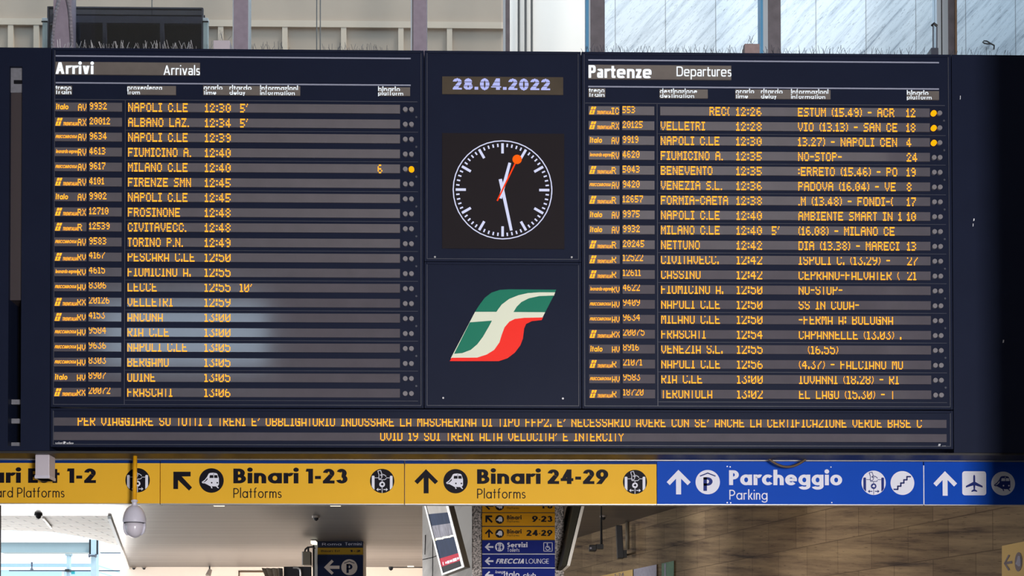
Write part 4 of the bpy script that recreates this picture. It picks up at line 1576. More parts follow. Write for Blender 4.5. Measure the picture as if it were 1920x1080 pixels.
# small fittings standing on top of the board
def top_box(px0, px1, py0, label, m):
    x0, x1 = at(px0, 90, .14).x, at(px1, 90, .14).x
    z1 = at(px0, py0, .14).z
    o = MB()
    o.box(x0, x1, .08, .22, ZT, max(z1, ZT + .03))
    return tag(o.build('fixing_bracket', m, None, bevel=.006), label, 'bracket', 'brackets on top of the board')


top_box(402, 433, 80.5, 'small pale metal block on top of the arrivals board, second mullion beside it', M['box_grey'])
M['rust'] = mat('rusty_block', (0.30, 0.22, 0.22), 0.6, var=.3, scale=20)
top_box(1394, 1422, 87, 'small rusty brown block on top of the departures board', M['rust'])
tb = top_box(1742, 1756, 94.5, 'small grey block with thin rods at the right end of departures board top', M['edge'])
for px in (1749.6, 1756.5):
    b = MB()
    b.tube([tuple(at(px, 95, .15)), tuple(at(px, 48, .15))], .006, 6)
    b.build('rod', M['edge'], tb)
b = MB()
b.tube([tuple(at(1747, 48, .15)), tuple(at(1751, 44, .15)), tuple(at(1757, 49, .15))], .012, 6)
b.build('rod_head', M['black'], tb)

spikes(97, 136, 2.8, 'bird spikes at the foot of the wrapped mullion')
spikes(137, 255, 2.6, 'bird spikes before the left half of the dark tinted pane')
spikes(256, 376, 2.6, 'bird spikes before the right half of the dark tinted pane')
spikes(382, 400, 4, 'few short bird spikes between dark pane and pale block')
spikes(403, 432, 5, 'tuft of bird spikes standing on the pale metal block', z0=at(402, 80.5, .14).z, y0=.14)
spikes(465, 545, 3.4, 'bird spikes between the second mullion and the two thin black cables')
spikes(603, 735, 3.6, 'bird spikes right of the two thin black cables on arrivals board')
spikes(1086, 1232, 2.8, 'bird spikes over the heading Partenze')
spikes(1233, 1392, 2.8, 'bird spikes left of the rusty block on departures board')
spikes(1394, 1421, 4.5, 'tuft of bird spikes standing on the rusty block', z0=at(1394, 87, .14).z, y0=.14)
spikes(1424, 1598, 2.9, 'bird spikes right of the rusty block on departures board')
spikes(1602, 1738, 3.4, 'sparse bird spikes left of the grey block with rods')
spikes(1772, 1900, 5, 'sparse bird spikes on the housing at the departures end')

# dark tinted pane standing behind the board
YP = 1.95
tp = thing('tinted_pane', (at(235, 60, YP).x, YP, ZC + .22), 'dark tinted glass pane in a thin steel frame standing behind the arrivals board', 'glass pane')
x0, x1 = at(91, 60, YP).x, at(379, 60, YP).x
z1 = at(235, 15.5, YP).z
box('pane', M['glass_dark'], tp, x0, x1, YP, YP + .012, ZC + .22, z1)
b = MB()
b.box(x0 - .012, x0 + .004, YP - .01, YP + .03, ZC + .22, z1 + .008)
b.box(x1 - .004, x1 + .012, YP - .01, YP + .03, ZC + .22, z1 + .008)
b.box(x0, x1, YP - .01, YP + .03, z1 - .004, z1 + .010)
b.build('frame', M['edge'], tp)
yb_ = YP + .10
for nm, (px0, px1, pa, pb) in (('inner_beam', (92, 378, 30, 43)), ('inner_bar', (192.5, 199.5, 43, 95)), ('inner_bar', (300, 307.5, 43, 95))):
    box(nm, M['pale_bar'], tp, at(px0, 40, yb_).x, at(px1, 40, yb_).x, yb_, yb_ + .03, at(235, pb, yb_).z, at(235, pa, yb_).z)
box('back_sheet', M['navy'], tp, x0, x1, YP + .14, YP + .15, ZC + .22, z1)
for px0, px1 in ((81, 89.5), (382, 390.5)):
    a, c = at(px0, 60, YP).x, at(px1, 60, YP).x
    pt = at(px0, 36, YP).z
    po = box('post', M['steel_post'], tp, a, c, YP - .03, YP + .03, ZC + .22, pt, bevel=.003)
    box('post_cap', M['mullion_light'], po, a - .004, c + .004, YP - .035, YP + .035, pt - .035, pt, bevel=.004)
    b = MB()
    b.tube([(a - .008, YP - .034, pt - .042), (c + .008, YP - .034, pt - .042)], .008, 8)
    b.build('post_bolt', M['black'], po)

# torn sheet taped round the first mullion
b = MB()
YW = YG - .02
n = 14
for side, (xa, xb, xc) in enumerate((((97.5, 97.5, 110)), ((137.5, 137.5, 128)))):
    b = MB()
    prev = None
    for i in range(n + 1):
        t = i / n
        py = 92 - 94 * t
        if side == 0:
            e0, e1 = 96 + 12 * t ** 2.2, 101.5 + 14 * t ** 2.2
        else:
            e0, e1 = 131.5 - 8 * t ** 2.5, 137.5 - 7 * t ** 2.5
        w = .012 * math.sin(t * 9 + side)
        cur = (at(e0, py, YW - .03 + w), at(e1, py, YW - .05 - w), at(e1, py, YW - .035 - w), at(e0, py, YW - .015 + w))
        if prev:
            b.hull8([*prev, *cur])
        prev = cur
    tag(b.build('torn_sheet', M['tape'], None, True), ('left', 'right')[side] + ' flap of torn grey sheet hanging on the first mullion, before the dark pane', 'sheet')

# thin cables behind the glass
for name, px, r, y1, lab in (('hanging_cable', 593.8, .007, 92, 'left one of the two thin black cables over the arrivals board'),
                             ('hanging_cable', 600.5, .007, 92, 'right one of the two thin black cables over the arrivals board'),
                             ('hanging_cable', 284.5, .006, 92, 'thin dark cable above the tinted pane'),
                             ('down_pipe', 973, .0155, 96, 'left one of three thin black pipes on the white plaster'),
                             ('down_pipe', 985.8, .0155, 96, 'middle one of three thin black pipes on the white plaster'),
                             ('down_pipe', 997.3, .0155, 96, 'right one of three thin black pipes on the white plaster')):
    Y = 2.9 if name == 'hanging_cable' else YB - .05
    p0, p1 = at(px, 130, Y), at(px, -40, Y)
    b = MB()
    b.tube([(p0.x, Y, ZC + .22), (p0.x, Y, 11.0)], r, 8)
    tag(b.build(name, M['cable_black'], None, True), lab, 'cable' if 'cable' in name else 'pipe', 'cables over the board' if 'cable' in name else 'black pipes on the plaster')
b = MB()
b.tube([(at(1793, 50, YG - .03).x, YG - .03, ZC + .22), (at(1793, 50, YG - .03).x, YG - .03, 7.9), (at(1792.2, 40, YG - .03).x, YG - .03, 8.3), (at(1792.4, 0, YG - .03).x, YG - .03, 9.4)], .011, 8)
M['copper'] = mat('copper_cable', (0.36, 0.22, 0.13), 0.4)
tag(b.build('hanging_cable', M['copper'], None, True), 'copper brown cable running down the dark mullion by the shadowed housing', 'cable', 'cables over the board')
b = MB()
Yk = YB - .06
lp = [at(1864, 85, Yk), at(1857, 80.5, Yk), at(1852, 82), at(1846, 82.5, Yk), at(1842.5, 79, Yk), at(1846, 76.5, Yk), at(1851, 77.5, Yk), at(1856, 81, Yk)]
lp = [at(x, y, Yk) for x, y in ((1864, 85), (1858, 82), (1852, 82.3), (1846, 81.3), (1842.5, 79), (1845, 76.6), (1850, 77), (1855, 80), (1858, 82))]
b.tube([tuple(p) for p in lp], .009, 6)
b.tube([tuple(lp[0]), (lp[0].x + .02, YB, lp[0].z - .02)], .009, 6)
tag(b.build('wall_hook', M['cable_black'], None, True), 'small black loop hook on the white travertine', 'hook')

# ------------------------------------------------------------------ granite column with the directory
YCo = 7.0
sc = (YCo + 13) / FPX
xl, xr_ = at(885, 1000, YCo).x, at(1058, 1000, YCo).x
b = MB()
b.box(xl, xr_, YCo, YCo + 1.2, 0, ZC)
struct(b.build('column', M['granite'], bevel=.02))
YT = YCo - .10
st_ = (YT + 13) / FPX
tx0, tx1 = at(904, 1000, YT).x, at(1040.5, 1000, YT).x
zt_ = at(960, 930, YT).z
zb_ = at(960, 1120, YT).z
td = thing('directory_board', ((tx0 + tx1) / 2, YT + .04, zb_), 'tall directory of yellow and blue rows mounted on the speckled granite column', 'sign')
box('backing', M['black'], td, tx0, tx1, YT + .02, YCo - .003, zb_, zt_ + .0)


def tp_(px, py):
    return at(px, py, YT)


rows_ = [(935, 960.5, 'dir_yellow', 'L', 't', 'Binari', 'Platforms', '1·8', 948.5), (962, 986, 'dir_yellow', 'N', 't', 'Binari', 'Platforms', '9·23', 973.5),
         (988, 1012, 'dir_yellow', 'U', 't', 'Binari', 'Platforms', '24·29', 999.8), (1013.5, 1037.5, 'dir_blue', 'L', 'w', 'Servizi', 'Toilets', None, 1025.5),
         (1040, 1063.5, 'dir_blue', 'L', '', 'FRECCIA', 'LOUNGE', None, 1052), (1066, 1091, 'dir_blue', 'L', '', 'italo', 'club', None, 1078.5)]
for y0, y1, mk, ar, pic, t1, t2, num, yc in rows_:
    z1, z0 = tp_(960, y0).z, tp_(960, y1).z
    rw = box('row_panel', M[mk], td, tx0, tx1, YT, YT + .02, z0, z1)
    fg = M['ink'] if mk == 'dir_yellow' else M['vinyl']
    c = tp_(917, yc)
    h = 8.2 * st_
    yy = YT - .001
    if ar == 'U':
        pts = [(c.x + (a - .5) * 2 * h * .95, c.z + (d_ - .5) * 2 * h) for a, d_ in UP][::-1]
    elif ar == 'L':
        pts = [(c.x - (d_ - .5) * 2 * h, c.z + (a - .5) * 2 * h * .95) for a, d_ in UP][::-1]
    else:
        pts = [(c.x + (x - 375) / 290 * h * .85, c.z - (y_ - 535) / 290 * h * .85) for x, y_ in NW][::-1]
    arrow(rw, pts, fg, yy)
    if pic == 't':
        c2 = tp_(936.8, yc + .5)
        b = MB()
        b.disc(c2.x, c2.z, 8.2 * st_, yy, 32)
        dd = b.build('train_pictogram', M['ink'], rw)
        b = MB()
        n = lambda q: [(c2.x + (x - 1265) / 385 * 8.2 * st_, c2.z + (515 - y_) / 385 * 8.2 * st_) for x, y_ in q][::-1]
        b.flat(n(TRAIN), yy - .002)
        for q in TR_RAIL:
            b.flat(n(q), yy - .002)
    elif pic == 'w':
        c2 = tp_(936.8, yc)
        b = MB()
        b.disc(c2.x, c2.z, 8.6 * st_, yy, 32)
        b.build('toilets_pictogram', M['vinyl'], rw)
        b = MB()
        for sg in (-1, 1):
            X0 = c2.x + sg * 3.6 * st_
            b.disc(X0, c2.z + 4.4 * st_, 1.2 * st_, yy - .002, 12)
            if sg > 0:
                b.flat([(X0 - 1 * st_, c2.z + 2.8 * st_), (X0 - 2.4 * st_, c2.z - 2.5 * st_), (X0 - .9 * st_, c2.z - 2.5 * st_), (X0 - .9 * st_, c2.z - 6 * st_), (X0 + .9 * st_, c2.z - 6 * st_), (X0 + .9 * st_, c2.z - 2.5 * st_), (X0 + 2.4 * st_, c2.z - 2.5 * st_), (X0 + 1 * st_, c2.z + 2.8 * st_)], yy - .002)
            else:
                b.flat([(X0 - 2 * st_, c2.z + 2.8 * st_), (X0 - 2 * st_, c2.z - 1.5 * st_), (X0 - 1.1 * st_, c2.z - 1.5 * st_), (X0 - 1.1 * st_, c2.z - 6 * st_), (X0 + 1.1 * st_, c2.z - 6 * st_), (X0 + 1.1 * st_, c2.z - 1.5 * st_), (X0 + 2 * st_, c2.z - 1.5 * st_), (X0 + 2 * st_, c2.z + 2.8 * st_)], yy - .002)
        b.flat([(c2.x - .4 * st_, c2.z - 6 * st_), (c2.x + .4 * st_, c2.z - 6 * st_), (c2.x + .4 * st_, c2.z + 6 * st_), (c2.x - .4 * st_, c2.z + 6 * st_)], yy - .002)
        b.build('toilets_symbol', M['dir_blue'], rw)
        # wheelchair plate
        c3 = tp_(1027.5, yc)
        q9 = 8.6 * st_
        b = MB()
        for a0, a1, c0_, c1 in ((-q9, q9, q9 * .86, q9), (-q9, q9, -q9, -q9 * .86), (-q9, -q9 * .86, -q9, q9), (q9 * .86, q9, -q9, q9)):
            b.flat([(c3.x + a0, c3.z + c0_), (c3.x + a1, c3.z + c0_), (c3.x + a1, c3.z + c1), (c3.x + a0, c3.z + c1)], yy)
        b.disc(c3.x - 1.3 * st_, c3.z + 5.4 * st_, 1.3 * st_, yy, 12)
        for q in ringp(c3.x - .6 * st_, c3.z - 2 * st_, 4.3 * st_, 4.3 * st_, 1.1 * st_, 1.1 * st_, 110, 350):
            b.flat(q, yy)
        for q in ([(-2, 3.6), (-.6, 3.6), (-.4, -.4), (-1.8, -.4)], [(-1.2, 1.6), (2.4, 1.6), (2.4, .6), (-1.2, .6)], [(-1.8, -.2), (3.2, -.2), (3.2, -1.4), (-1.8, -1.4)], [(2.2, -.4), (3.4, -.4), (5.2, -5), (4, -5.4)]):
            b.flat([(c3.x + a_ * st_, c3.z + d_ * st_) for a_, d_ in q], yy)
        b.build('wheelchair_pictogram', M['vinyl'], rw)
    if pic == 't':
        b2 = b
        b2.build('train_symbol', M['vinyl'], dd)
    b = MB()
    if num:
        p, q_ = tp_(950.5, yc + .5), tp_(977.8, yc + .5)
        write(b, t1, p.x, q_.x, p.z, 7.6 * st_, yy)
        p = tp_(950.5, yc + 6.2)
        write(b, t2, p.x, tp_(973.5, yc).x, p.z, 4.4 * st_, yy, LIGHT)
        wn = {'1·8': 21, '9·23': 38.5, '24·29': 49}[num]
        p = tp_(1036 - wn, yc + 5)
        write(b, num, p.x, tp_(1036, yc).x, p.z, 11.2 * st_, yy)
    elif t1 == 'Servizi':
        p = tp_(951, yc + .6)
        write(b, t1, p.x, tp_(989, yc).x, p.z, 9.0 * st_, yy)
        p = tp_(951, yc + 9.2)
        write(b, t2, p.x, tp_(974, yc).x, p.z, 7.2 * st_, yy, MEDIUM)
    elif t1 == 'FRECCIA':
        p = tp_(929.5, yc + 4.6)
        write(b, t1, p.x, tp_(982, yc).x, p.z, 9 * st_, yy, (0.24, .2, .7, .1), 2.6, .28)
        write(b, t2, tp_(986, yc).x, tp_(1029, yc).x, p.z, 9 * st_, yy, LIGHT)
    else:
        p = tp_(928.5, yc - 3.6)
        write(b, 'lounge', p.x, tp_(947, yc).x, p.z, 5.2 * st_, yy, MEDIUM, 2, .25)
        p = tp_(945, yc + 4)
        write(b, t1, p.x, tp_(974, yc).x, p.z, 11 * st_, yy, (0.19, .17, .7, .12), 2.4)
        write(b, t2, tp_(980, yc).x, tp_(1004, yc).x, p.z, 8 * st_, yy, (0.19, .17, .7, .12), 2.4, .2)
    b.build('lettering', fg, rw)
b = MB()
for y_ in (1038.8, 1064.8):
    z = tp_(960, y_).z
    b.box(tx0, tx1, YT + .001, YT + .02, z - .8 * st_, z + .8 * st_)
b.build('row_dividers', M['vinyl'], td)

# marble pier left of the column
YM = 9.3
px0, px1 = at(792, 1000, YM).x, at(892, 1000, YM).x
b = MB()
b.box(px0, px1, YM, YM + 1.0, 0, ZC)
struct(b.build('column_marble', M['marble']))
b = MB()
for (xa, ya, xb, yb) in ((792, 1050, 811, 1046), (811, 1046, 818, 1043)):
    p, q_ = at(xa, ya, YM), at(xb, yb, YM)
    b.flat([(p.x, p.z), (q_.x, q_.z), (q_.x, q_.z + .012), (p.x, p.z + .012)], YM - .002)
p, q_ = at(810.3, 1090, YM), at(811, 1000, YM)
b.flat([(p.x, p.z), (p.x + .01, p.z), (q_.x + .01, q_.z), (q_.x, q_.z)], YM - .002)
p, q_ = at(796, 1040, YM), at(797, 1003, YM)
b.flat([(p.x, p.z), (p.x + .012, p.z), (q_.x + .012, q_.z), (q_.x, q_.z)], YM - .002)
struct(b.build('trim_23', M['groove']))


# tilted advertising boxes on both sides of the column
def adbox(name, cor, depth, label, face):
    """cor: near-bottom, near-top, far-top, far-bottom of the outer face; depth vector away from the face"""
    r = thing(name, tuple(cor[0]), label, 'advertising display', 'tilted advertising displays on the column')
    nb, ntp, ft, fb = cor
    b = MB()
    b.hull8([nb, ntp, ft, fb, nb + depth, ntp + depth, ft + depth, fb + depth])
    b.build('case', M['frame_side'], r)

    def pt(u, v, off=0.004):
        a = nb.lerp(fb, u)
        c = ntp.lerp(ft, u)
        return a.lerp(c, v) - depth.normalized() * off
    b = MB()
    for u0, u1, v0, v1 in ((0, .09, 0, 1), (.93, 1, 0, 1), (.09, .93, 0, .02), (.09, .93, .985, 1)):
        b.hull8([pt(u0, v0, .02), pt(u0, v1, .02), pt(u1, v1, .02), pt(u1, v0, .02), pt(u0, v0, 0), pt(u0, v1, 0), pt(u1, v1, 0), pt(u1, v0, 0)])
    b.build('frame', M['frame_alu'], r)
    if face:
        for (nm, mk, v0, v1) in (('poster_foot', 'poster_black', .02, .10), ('poster_band', 'poster_red', .10, .20), ('poster_photo', 'poster_dark', .20, .42),
                                 ('poster_torn_edge', 'poster_gold', .42, .445), ('poster_sheet', 'poster_silver', .445, .60), ('poster_top', 'poster_dark', .60, .745), ('poster_sheet', 'poster_pale', .745, .985)):
            b = MB()
            n = 8
            for i in range(n):
                u0, u1 = .09 + .84 * i / n, .09 + .84 * (i + 1) / n
                j0, j1 = (.006 * math.sin(i * 2.1), .006 * math.sin((i + 1) * 2.1)) if nm == 'poster_torn_edge' else (0, 0)
                b.face([pt(u0, v0 + j0), pt(u1, v0 + j1), pt(u1, v1 + j1), pt(u0, v1 + j0)])
            o = b.build(nm, M[mk], r)
            if nm == 'poster_band':
                b = MB()
                for u0, u1, v0_, v1_ in ((.86, .82, .112, .150), (.74, .68, .118, .142), (.66, .56, .112, .146), (.54, .42, .116, .144), (.40, .24, .112, .150), (.22, .14, .120, .148)):
                    b.face([pt(u0, v0_, .006), pt(u1, v0_, .006), pt(u1 - .01, v1_, .006), pt(u0 - .01, v1_, .006)])
                b.build('print_marks', M['vinyl'], o)
    return r


Yn, Yf = 6.1, 7.9
adbox('advertising_display', (at(872, 1063, Yn), at(836, 925, Yn), at(790, 925, Yf).lerp(at(792, 925, Yf), .5), at(830, 1079, Yf)), Vector((.07, .10, .0)),
      'tilted lightbox with torn blue and red poster beside the marble pier', True)
# right one: seen edge-on, facing away
nb, ntp = at(1063, 1060.5, 6.2), at(1096, 925, 6.2)
nb2, ntp2 = at(1068.5, 1061, 6.2), at(1101.5, 925, 6.2)
r = thing('advertising_display', tuple(nb), 'tilted lightbox seen edge-on as a pale slanting bar between granite column and camera arm', 'advertising display', 'tilted advertising displays on the column')
b = MB()
dv_ = Vector((-.05, 1.5, 0))
b.hull8([nb, ntp, ntp2, nb2, nb + dv_, ntp + dv_, ntp2 + dv_, nb2 + dv_])
b.build('frame', M['bar_white'], r)
b = MB()
o1, o2 = Vector((-.07, .02, 0)), Vector((-.012, .02, 0))
b.hull8([nb + o1, ntp + o1 * 1.6, ntp + o2, nb + o2, nb + o1 + dv_, ntp + o1 * 1.6 + dv_, ntp + o2 + dv_, nb + o2 + dv_])
b.build('case', M['frame_dark'], r)

# ------------------------------------------------------------------ under the ceiling
for i, (px, lab) in enumerate(((190, 'white ceiling lamp strip left of the large dome camera'), (409, 'white ceiling lamp strip just below the sign for platforms 1-23'), (628, 'warm ceiling lamp strip above the small brown ceiling camera'))):
    p = at_z(px, 947.3, ZC - .03)
    r = thing('ceiling_lamp', (p.x, p.y, ZC - .05), lab, 'lamp', 'lamp strips in the metal ceiling')
    box('diffuser', M['glow'], r, p.x - .09, p.x + .09, p.y - .12, p.y + .12, ZC - .035, ZC - .02)
    box('frame', M['alu'], r, p.x - .10, p.x + .10, p.y - .14, p.y + .14, ZC - .02, ZC - .001)


def ceil_cam(px, py, size, label, m, body='mini_dome_camera'):
    p = at_z(px, py, ZC)
    s_ = size * (p.y + 13) / FPX
    r = thing(body, (p.x, p.y, ZC - s_ * 1.3), label, 'security camera', 'small cameras under the ceiling')
    b = MB()
    b.lathe((p.x, p.y, ZC - .001), [(s_ * .9, -s_ * .55), (s_, -s_ * .45), (s_, 0)], 20)
    b.build('mount', M['frame_alu'] if m is None else m, r, True)
    b = MB()
    b.lathe((p.x, p.y, ZC), [(s_ * .1, -s_ * 1.35), (s_ * .42, -s_ * 1.2), (s_ * .66, -s_ * .9), (s_ * .7, -s_ * .5)], 18)
    b.build('dome', M['black'], r, True)


M['brown_cam'] = mat('brown_camera_body', (0.22, 0.19, 0.17), 0.4)
ceil_cam(592.5, 967, 7.2, 'small brown dome camera under the ceiling near the middle lamp strips', M['brown_cam'])
ceil_cam(72, 963, 7.5, 'black ceiling camera at the edge of the ceiling above the bright tracks', M['black'])
ceil_cam(251, 1062.5, 4.2, 'left one of two tiny cameras at the top of the far wall', M['brown_cam'])
ceil_cam(270, 1062.5, 4.2, 'right one of two tiny cameras at the top of the far wall', M['brown_cam'])
ceil_cam(1131, 966.5, 6.5, 'dark dome camera under the ceiling over the hanging camera arm', M['brown_cam'])
# spotlight far away
p = at_z(393, 1061, ZC)
r = thing('spotlight', (p.x, p.y, ZC - .3), 'tiny dark spotlight hanging before the far wall', 'lamp')
b = MB()
b.tube([(p.x, p.y, ZC), (p.x, p.y, ZC - .12)], .02, 8)
b.build('stem', M['black'], r)
b = MB()
b.tube([(p.x + .02, p.y, ZC - .10), (p.x - .03, p.y - .05, ZC - .26)], [.05, .07], 10)
b.build('head', M['brown_cam'], r)

px0 = at(792, 1000, YM).x
# far dome on its arm
p = at(733, 1064, 9.8)
r = thing('arm_camera', (p.x, 9.8, p.z - .05), 'small dark camera ball on a thin arm beside the marble pier', 'security camera', 'small cameras under the ceiling')
s_ = 22.8 / FPX
b = MB()
b.tube([(p.x + 4 * s_, 9.8, p.z), (px0 - .001, 9.8, p.z)], .9 * s_, 8)
b.build('arm', M['black'], r)
b = MB()
b.lathe((p.x, 9.8, p.z), [(.5 * s_, -6 * s_), (3.5 * s_, -4 * s_), (4.6 * s_, 0), (4 * s_, 1.5 * s_)], 16)
b.build('dome', M['black'], r, True)
b = MB()
b.box(at(764, 1063, 9.8).x, at(776, 1063, 9.8).x, 9.75, 9.85, p.z + 1 * s_, p.z + 2.6 * s_)
b.build('lamp_strip', M['glow'], r)

# distant totem with parking arrow on its pillar
YQ = 17.2
sq = (YQ + 13) / FPX
X = lambda px, Y=YQ: at(px, 1040, Y).x
Z = lambda py, Y=YQ: at(630, py, Y).z
b = MB()
b.box(X(585.5), X(680), YQ + .12, YQ + .9, 0, ZC)
struct(b.build('column_far', M['marble']))
r = thing('totem_sign', (X(638), YQ, Z(1110)), 'blue totem in darkened shade tones with arrow and parking disc under a yellow band', 'sign')
M['totem_yellow_shaded'] = mat('totem_yellow_shaded', (0.24, 0.14, 0.01), 0.6, 0.1)  # sign yellow darkened: the shade on the totem is put into the colour
M['totem_blue_shaded'] = mat('totem_blue_shaded', (0.004, 0.009, 0.035), 0.6, 0.1)  # sign blue darkened likewise, shade mixed into the paint
box('panel', M['totem_blue_shaded'], r, X(595.5), X(680.5), YQ, YQ + .1, Z(1110), Z(1040.5))
yb = box('yellow_band', M['totem_yellow_shaded'], r, X(595.5), X(680.5), YQ, YQ + .1, Z(1039.5), Z(1027))
b = MB()
p = at(602, 1035, YQ)
write(b, 'Binari', p.x, X(624), p.z, 4 * sq, YQ - .003, MEDIUM)
write(b, 'Est', X(628), X(637), p.z, 4 * sq, YQ - .003, MEDIUM)
write(b, '1-2', X(656), X(676), p.z, 4 * sq, YQ - .003, BOLD)
b.build('lettering', M['ink'], yb)
hb = box('head_panel', M['navy'], r, X(595.5), X(680.5), YQ, YQ + .1, Z(1026.4), Z(1013.5))
b = MB()
p = at(604, 1022.5, YQ)
write(b, 'Roma', p.x, X(640), p.z, 4.5 * sq, YQ - .003, LIGHT)
write(b, 'Termini', X(647), X(678), p.z, 5.5 * sq, YQ - .003, LIGHT)
b.build('lettering', M['vinyl_grey'], hb)
M['taupe'] = mat('taupe_vinyl', (0.42, 0.35, 0.31), 0.5)
c = at(622, 1063.5, YQ)
h = 14.5 * sq
arrow(r, [(c.x - (d_ - .5) * 2 * h, c.z + (a - .5) * 2 * h * .98) for a, d_ in UP][::-1], M['taupe'], YQ - .003)
c = at(655, 1063.5, YQ)
parking(r, c.x, c.z, 15 * sq, YQ - .003, M['totem_blue_shaded'], M['taupe'])
# things beside the totem
YQ2 = 16.8
r = thing('wall_lamp', (X(586.5, YQ2), YQ2, Z(1020, YQ2)), 'small white lamp at the top corner of the distant pillar', 'lamp')
box('head', M['glow'], r, X(582.5, YQ2), X(591.5, YQ2), YQ2, YQ2 + .3, Z(1019, YQ2), Z(1014, YQ2))
box('hood', M['frame_alu'], r, X(582, YQ2), X(592, YQ2), YQ2 + .01, YQ2 + .35, Z(1014, YQ2), Z(1012.6, YQ2))
b = MB()
b.tube([(X(587), YQ + .08, Z(1019)), (X(587.5), YQ + .08, Z(1120))], .022, 8)
tag(b.build('conduit', M['cable_black'], None, True), 'thin dark conduit running down the distant pillar edge', 'pipe')
r = thing('loudspeaker', (X(575, YQ2), YQ2, Z(1059, YQ2)), 'brown box loudspeaker hung by a curved bracket beside the distant pillar', 'loudspeaker')
box('case', M['frame_side'], r, X(567.5, YQ2), X(582, YQ2), YQ2, YQ2 + .25, Z(1059, YQ2), Z(1034, YQ2), bevel=.01)
box('side_edge', M['frame_alu'], r, X(566, YQ2), X(567.5, YQ2), YQ2 + .01, YQ2 + .25, Z(1059, YQ2), Z(1034, YQ2))
b = MB()
b.tube([(X(570, YQ2), YQ2 + .1, Z(1035, YQ2)), (X(571.5, YQ2), YQ2 + .1, Z(1029, YQ2)), (X(576, YQ2), YQ2 + .1, Z(1025.5, YQ2)), (X(584, YQ2), YQ2 + .1, Z(1024.5, YQ2)), (X(585.2, YQ2), YQ2 + .42, Z(1024.5, YQ2))], .02, 8)
b.tube([(X(577, YQ2), YQ2 + .1, Z(1035, YQ2)), (X(577, YQ2), YQ2 + .1, Z(1025.5, YQ2))], .022, 8)
b.build('bracket', M['black'], r)
YQ3 = 15.5
r = thing('display_panel', (X(558, YQ3), YQ3, Z(1110, YQ3)), 'dark panel with a bent pipe between shiny sheet and parking totem', 'screen')
box('case', M['poster_black'], r, X(532, YQ3), X(582.5, YQ3), YQ3, YQ3 + .15, Z(1115, YQ3), Z(1062.5, YQ3))
b = MB()
b.tube([(X(550, YQ3), YQ3 - .03, Z(1064.5, YQ3)), (X(558, YQ3), YQ3 - .03, Z(1064.8, YQ3)), (X(563, YQ3), YQ3 - .03, Z(1068, YQ3)), (X(564, YQ3), YQ3 - .03, Z(1074, YQ3)), (X(564, YQ3), YQ3 - .03, Z(1110, YQ3))], .025, 10)
b.build('pipe', M['alu'], r)
b = MB()
pts0 = [(491, 1065), (529, 1065), (531, 1100), (506, 1100)]
n = 7
P0 = [at(x, y, YQ3 - .1) for x, y in pts0]
for i in range(n):
    u0, u1 = i / n, (i + 1) / n
    w0, w1 = (.06 if i % 2 else -.06), (-.06 if i % 2 else .06)
    a, c_, d_, e = P0[0].lerp(P0[1], u0), P0[0].lerp(P0[1], u1), P0[3].lerp(P0[2], u1), P0[3].lerp(P0[2], u0)
    o1, o2 = Vector((0, w0, 0)), Vector((0, w1, 0))
    k = Vector((0, .03, 0))
    b.hull8([a + o1, c_ + o2, d_ + o2, e + o1, a + o1 + k, c_ + o2 + k, d_ + o2 + k, e + o1 + k])
tag(b.build('plastic_sheet', M['foil'], None), 'crumpled shiny sheet beside the dark panel under the ceiling', 'sheet')
# door outline on the far wall
b = MB()
Yd = YF - .03
p, q_ = at(447, 1071, Yd), at(495, 1071, Yd)
b.box(p.x, p.x + .03, Yd, YF - .001, 2.0, p.z)
b.box(p.x, q_.x, Yd, YF - .001, p.z - .03, p.z + .01)
struct(b.build('trim_24', M['cable']))

# ------------------------------------------------------------------ on the right wall
wn = Vector((-wd_.y, wd_.x, 0))
if wn.x > 0:
    wn = -wn


def wq(pts, off=.004):
    return [wall_pt(x, y, off) for x, y in pts]


def wall_sign(name, pts, m, label, cat='sign', group=None, th=.03):
    f = wq(pts, th)
    bk = wq(pts, 0.002)
    b = MB()
    b.hull8([*f, *bk])
    return tag(b.build(name, m, None), label, cat, group)


s = wall_sign('wall_sign', [(1878.5, 1100), (1878.5, 1023.5), (1960, 1007), (1960, 1098)], M['wall_yellow'], 'pale yellow sign with arrow and train disc on the brown wall')
b = MB()
A0, A1 = (1882, 1057.5), (1897.5, 1055)
aw = lambda u, v: wall_pt(1882 + u * 15.5, 1056.5 - u * 2.5 - v * 16, .034)
for q in ([(0, 0), (.55, .95), (.75, .85), (.28, .12), (.28, -.12), (.75, -.85), (.55, -.95)], [(.2, .16), (1, .16), (1, -.16), (.2, -.16)]):
    b.face([aw(u, v) for u, v in q])
b.build('arrow', M['taupe_ink'], s)
b = MB()
ce = lambda u, v, o=.034: wall_pt(1909.5 + u * 7, 1053.5 - u * 1.2 - v * 18, o)
b.face([ce(math.cos(2 * PI * i / 28), math.sin(2 * PI * i / 28)) for i in range(28)])
dd = b.build('train_pictogram', M['taupe_ink'], s)
b = MB()
b.face([ce((x - 1265) / 385, (515 - y_) / 385, .038) for x, y_ in TRAIN])
b.build('train_symbol', M['wall_grey'], dd)
s = wall_sign('wall_sign', [(1085, 1110), (1085, 1088), (1186.5, 1067.5), (1186.5, 1110)], M['wall_yellow'], 'faded yellow sign numbered on the brown wall near the column')
b = MB()
ws = lambda u, v: wall_pt(1152 + u * 18, 1083 - u * 3.4 - v * 6.5, .034)
P, tw = layout('1-24', .2, .16, .7, .12)
for q in P:
    b.face([ws(x / tw, y_) for x, y_ in q])
b.build('lettering', M['taupe_ink'], s)
wall_sign('wall_sign', [(1188, 1110), (1188, 1067.5), (1231, 1058.5), (1231, 1110)], M['wall_grey'], 'faded grey panel between yellow wall sign and green panel')
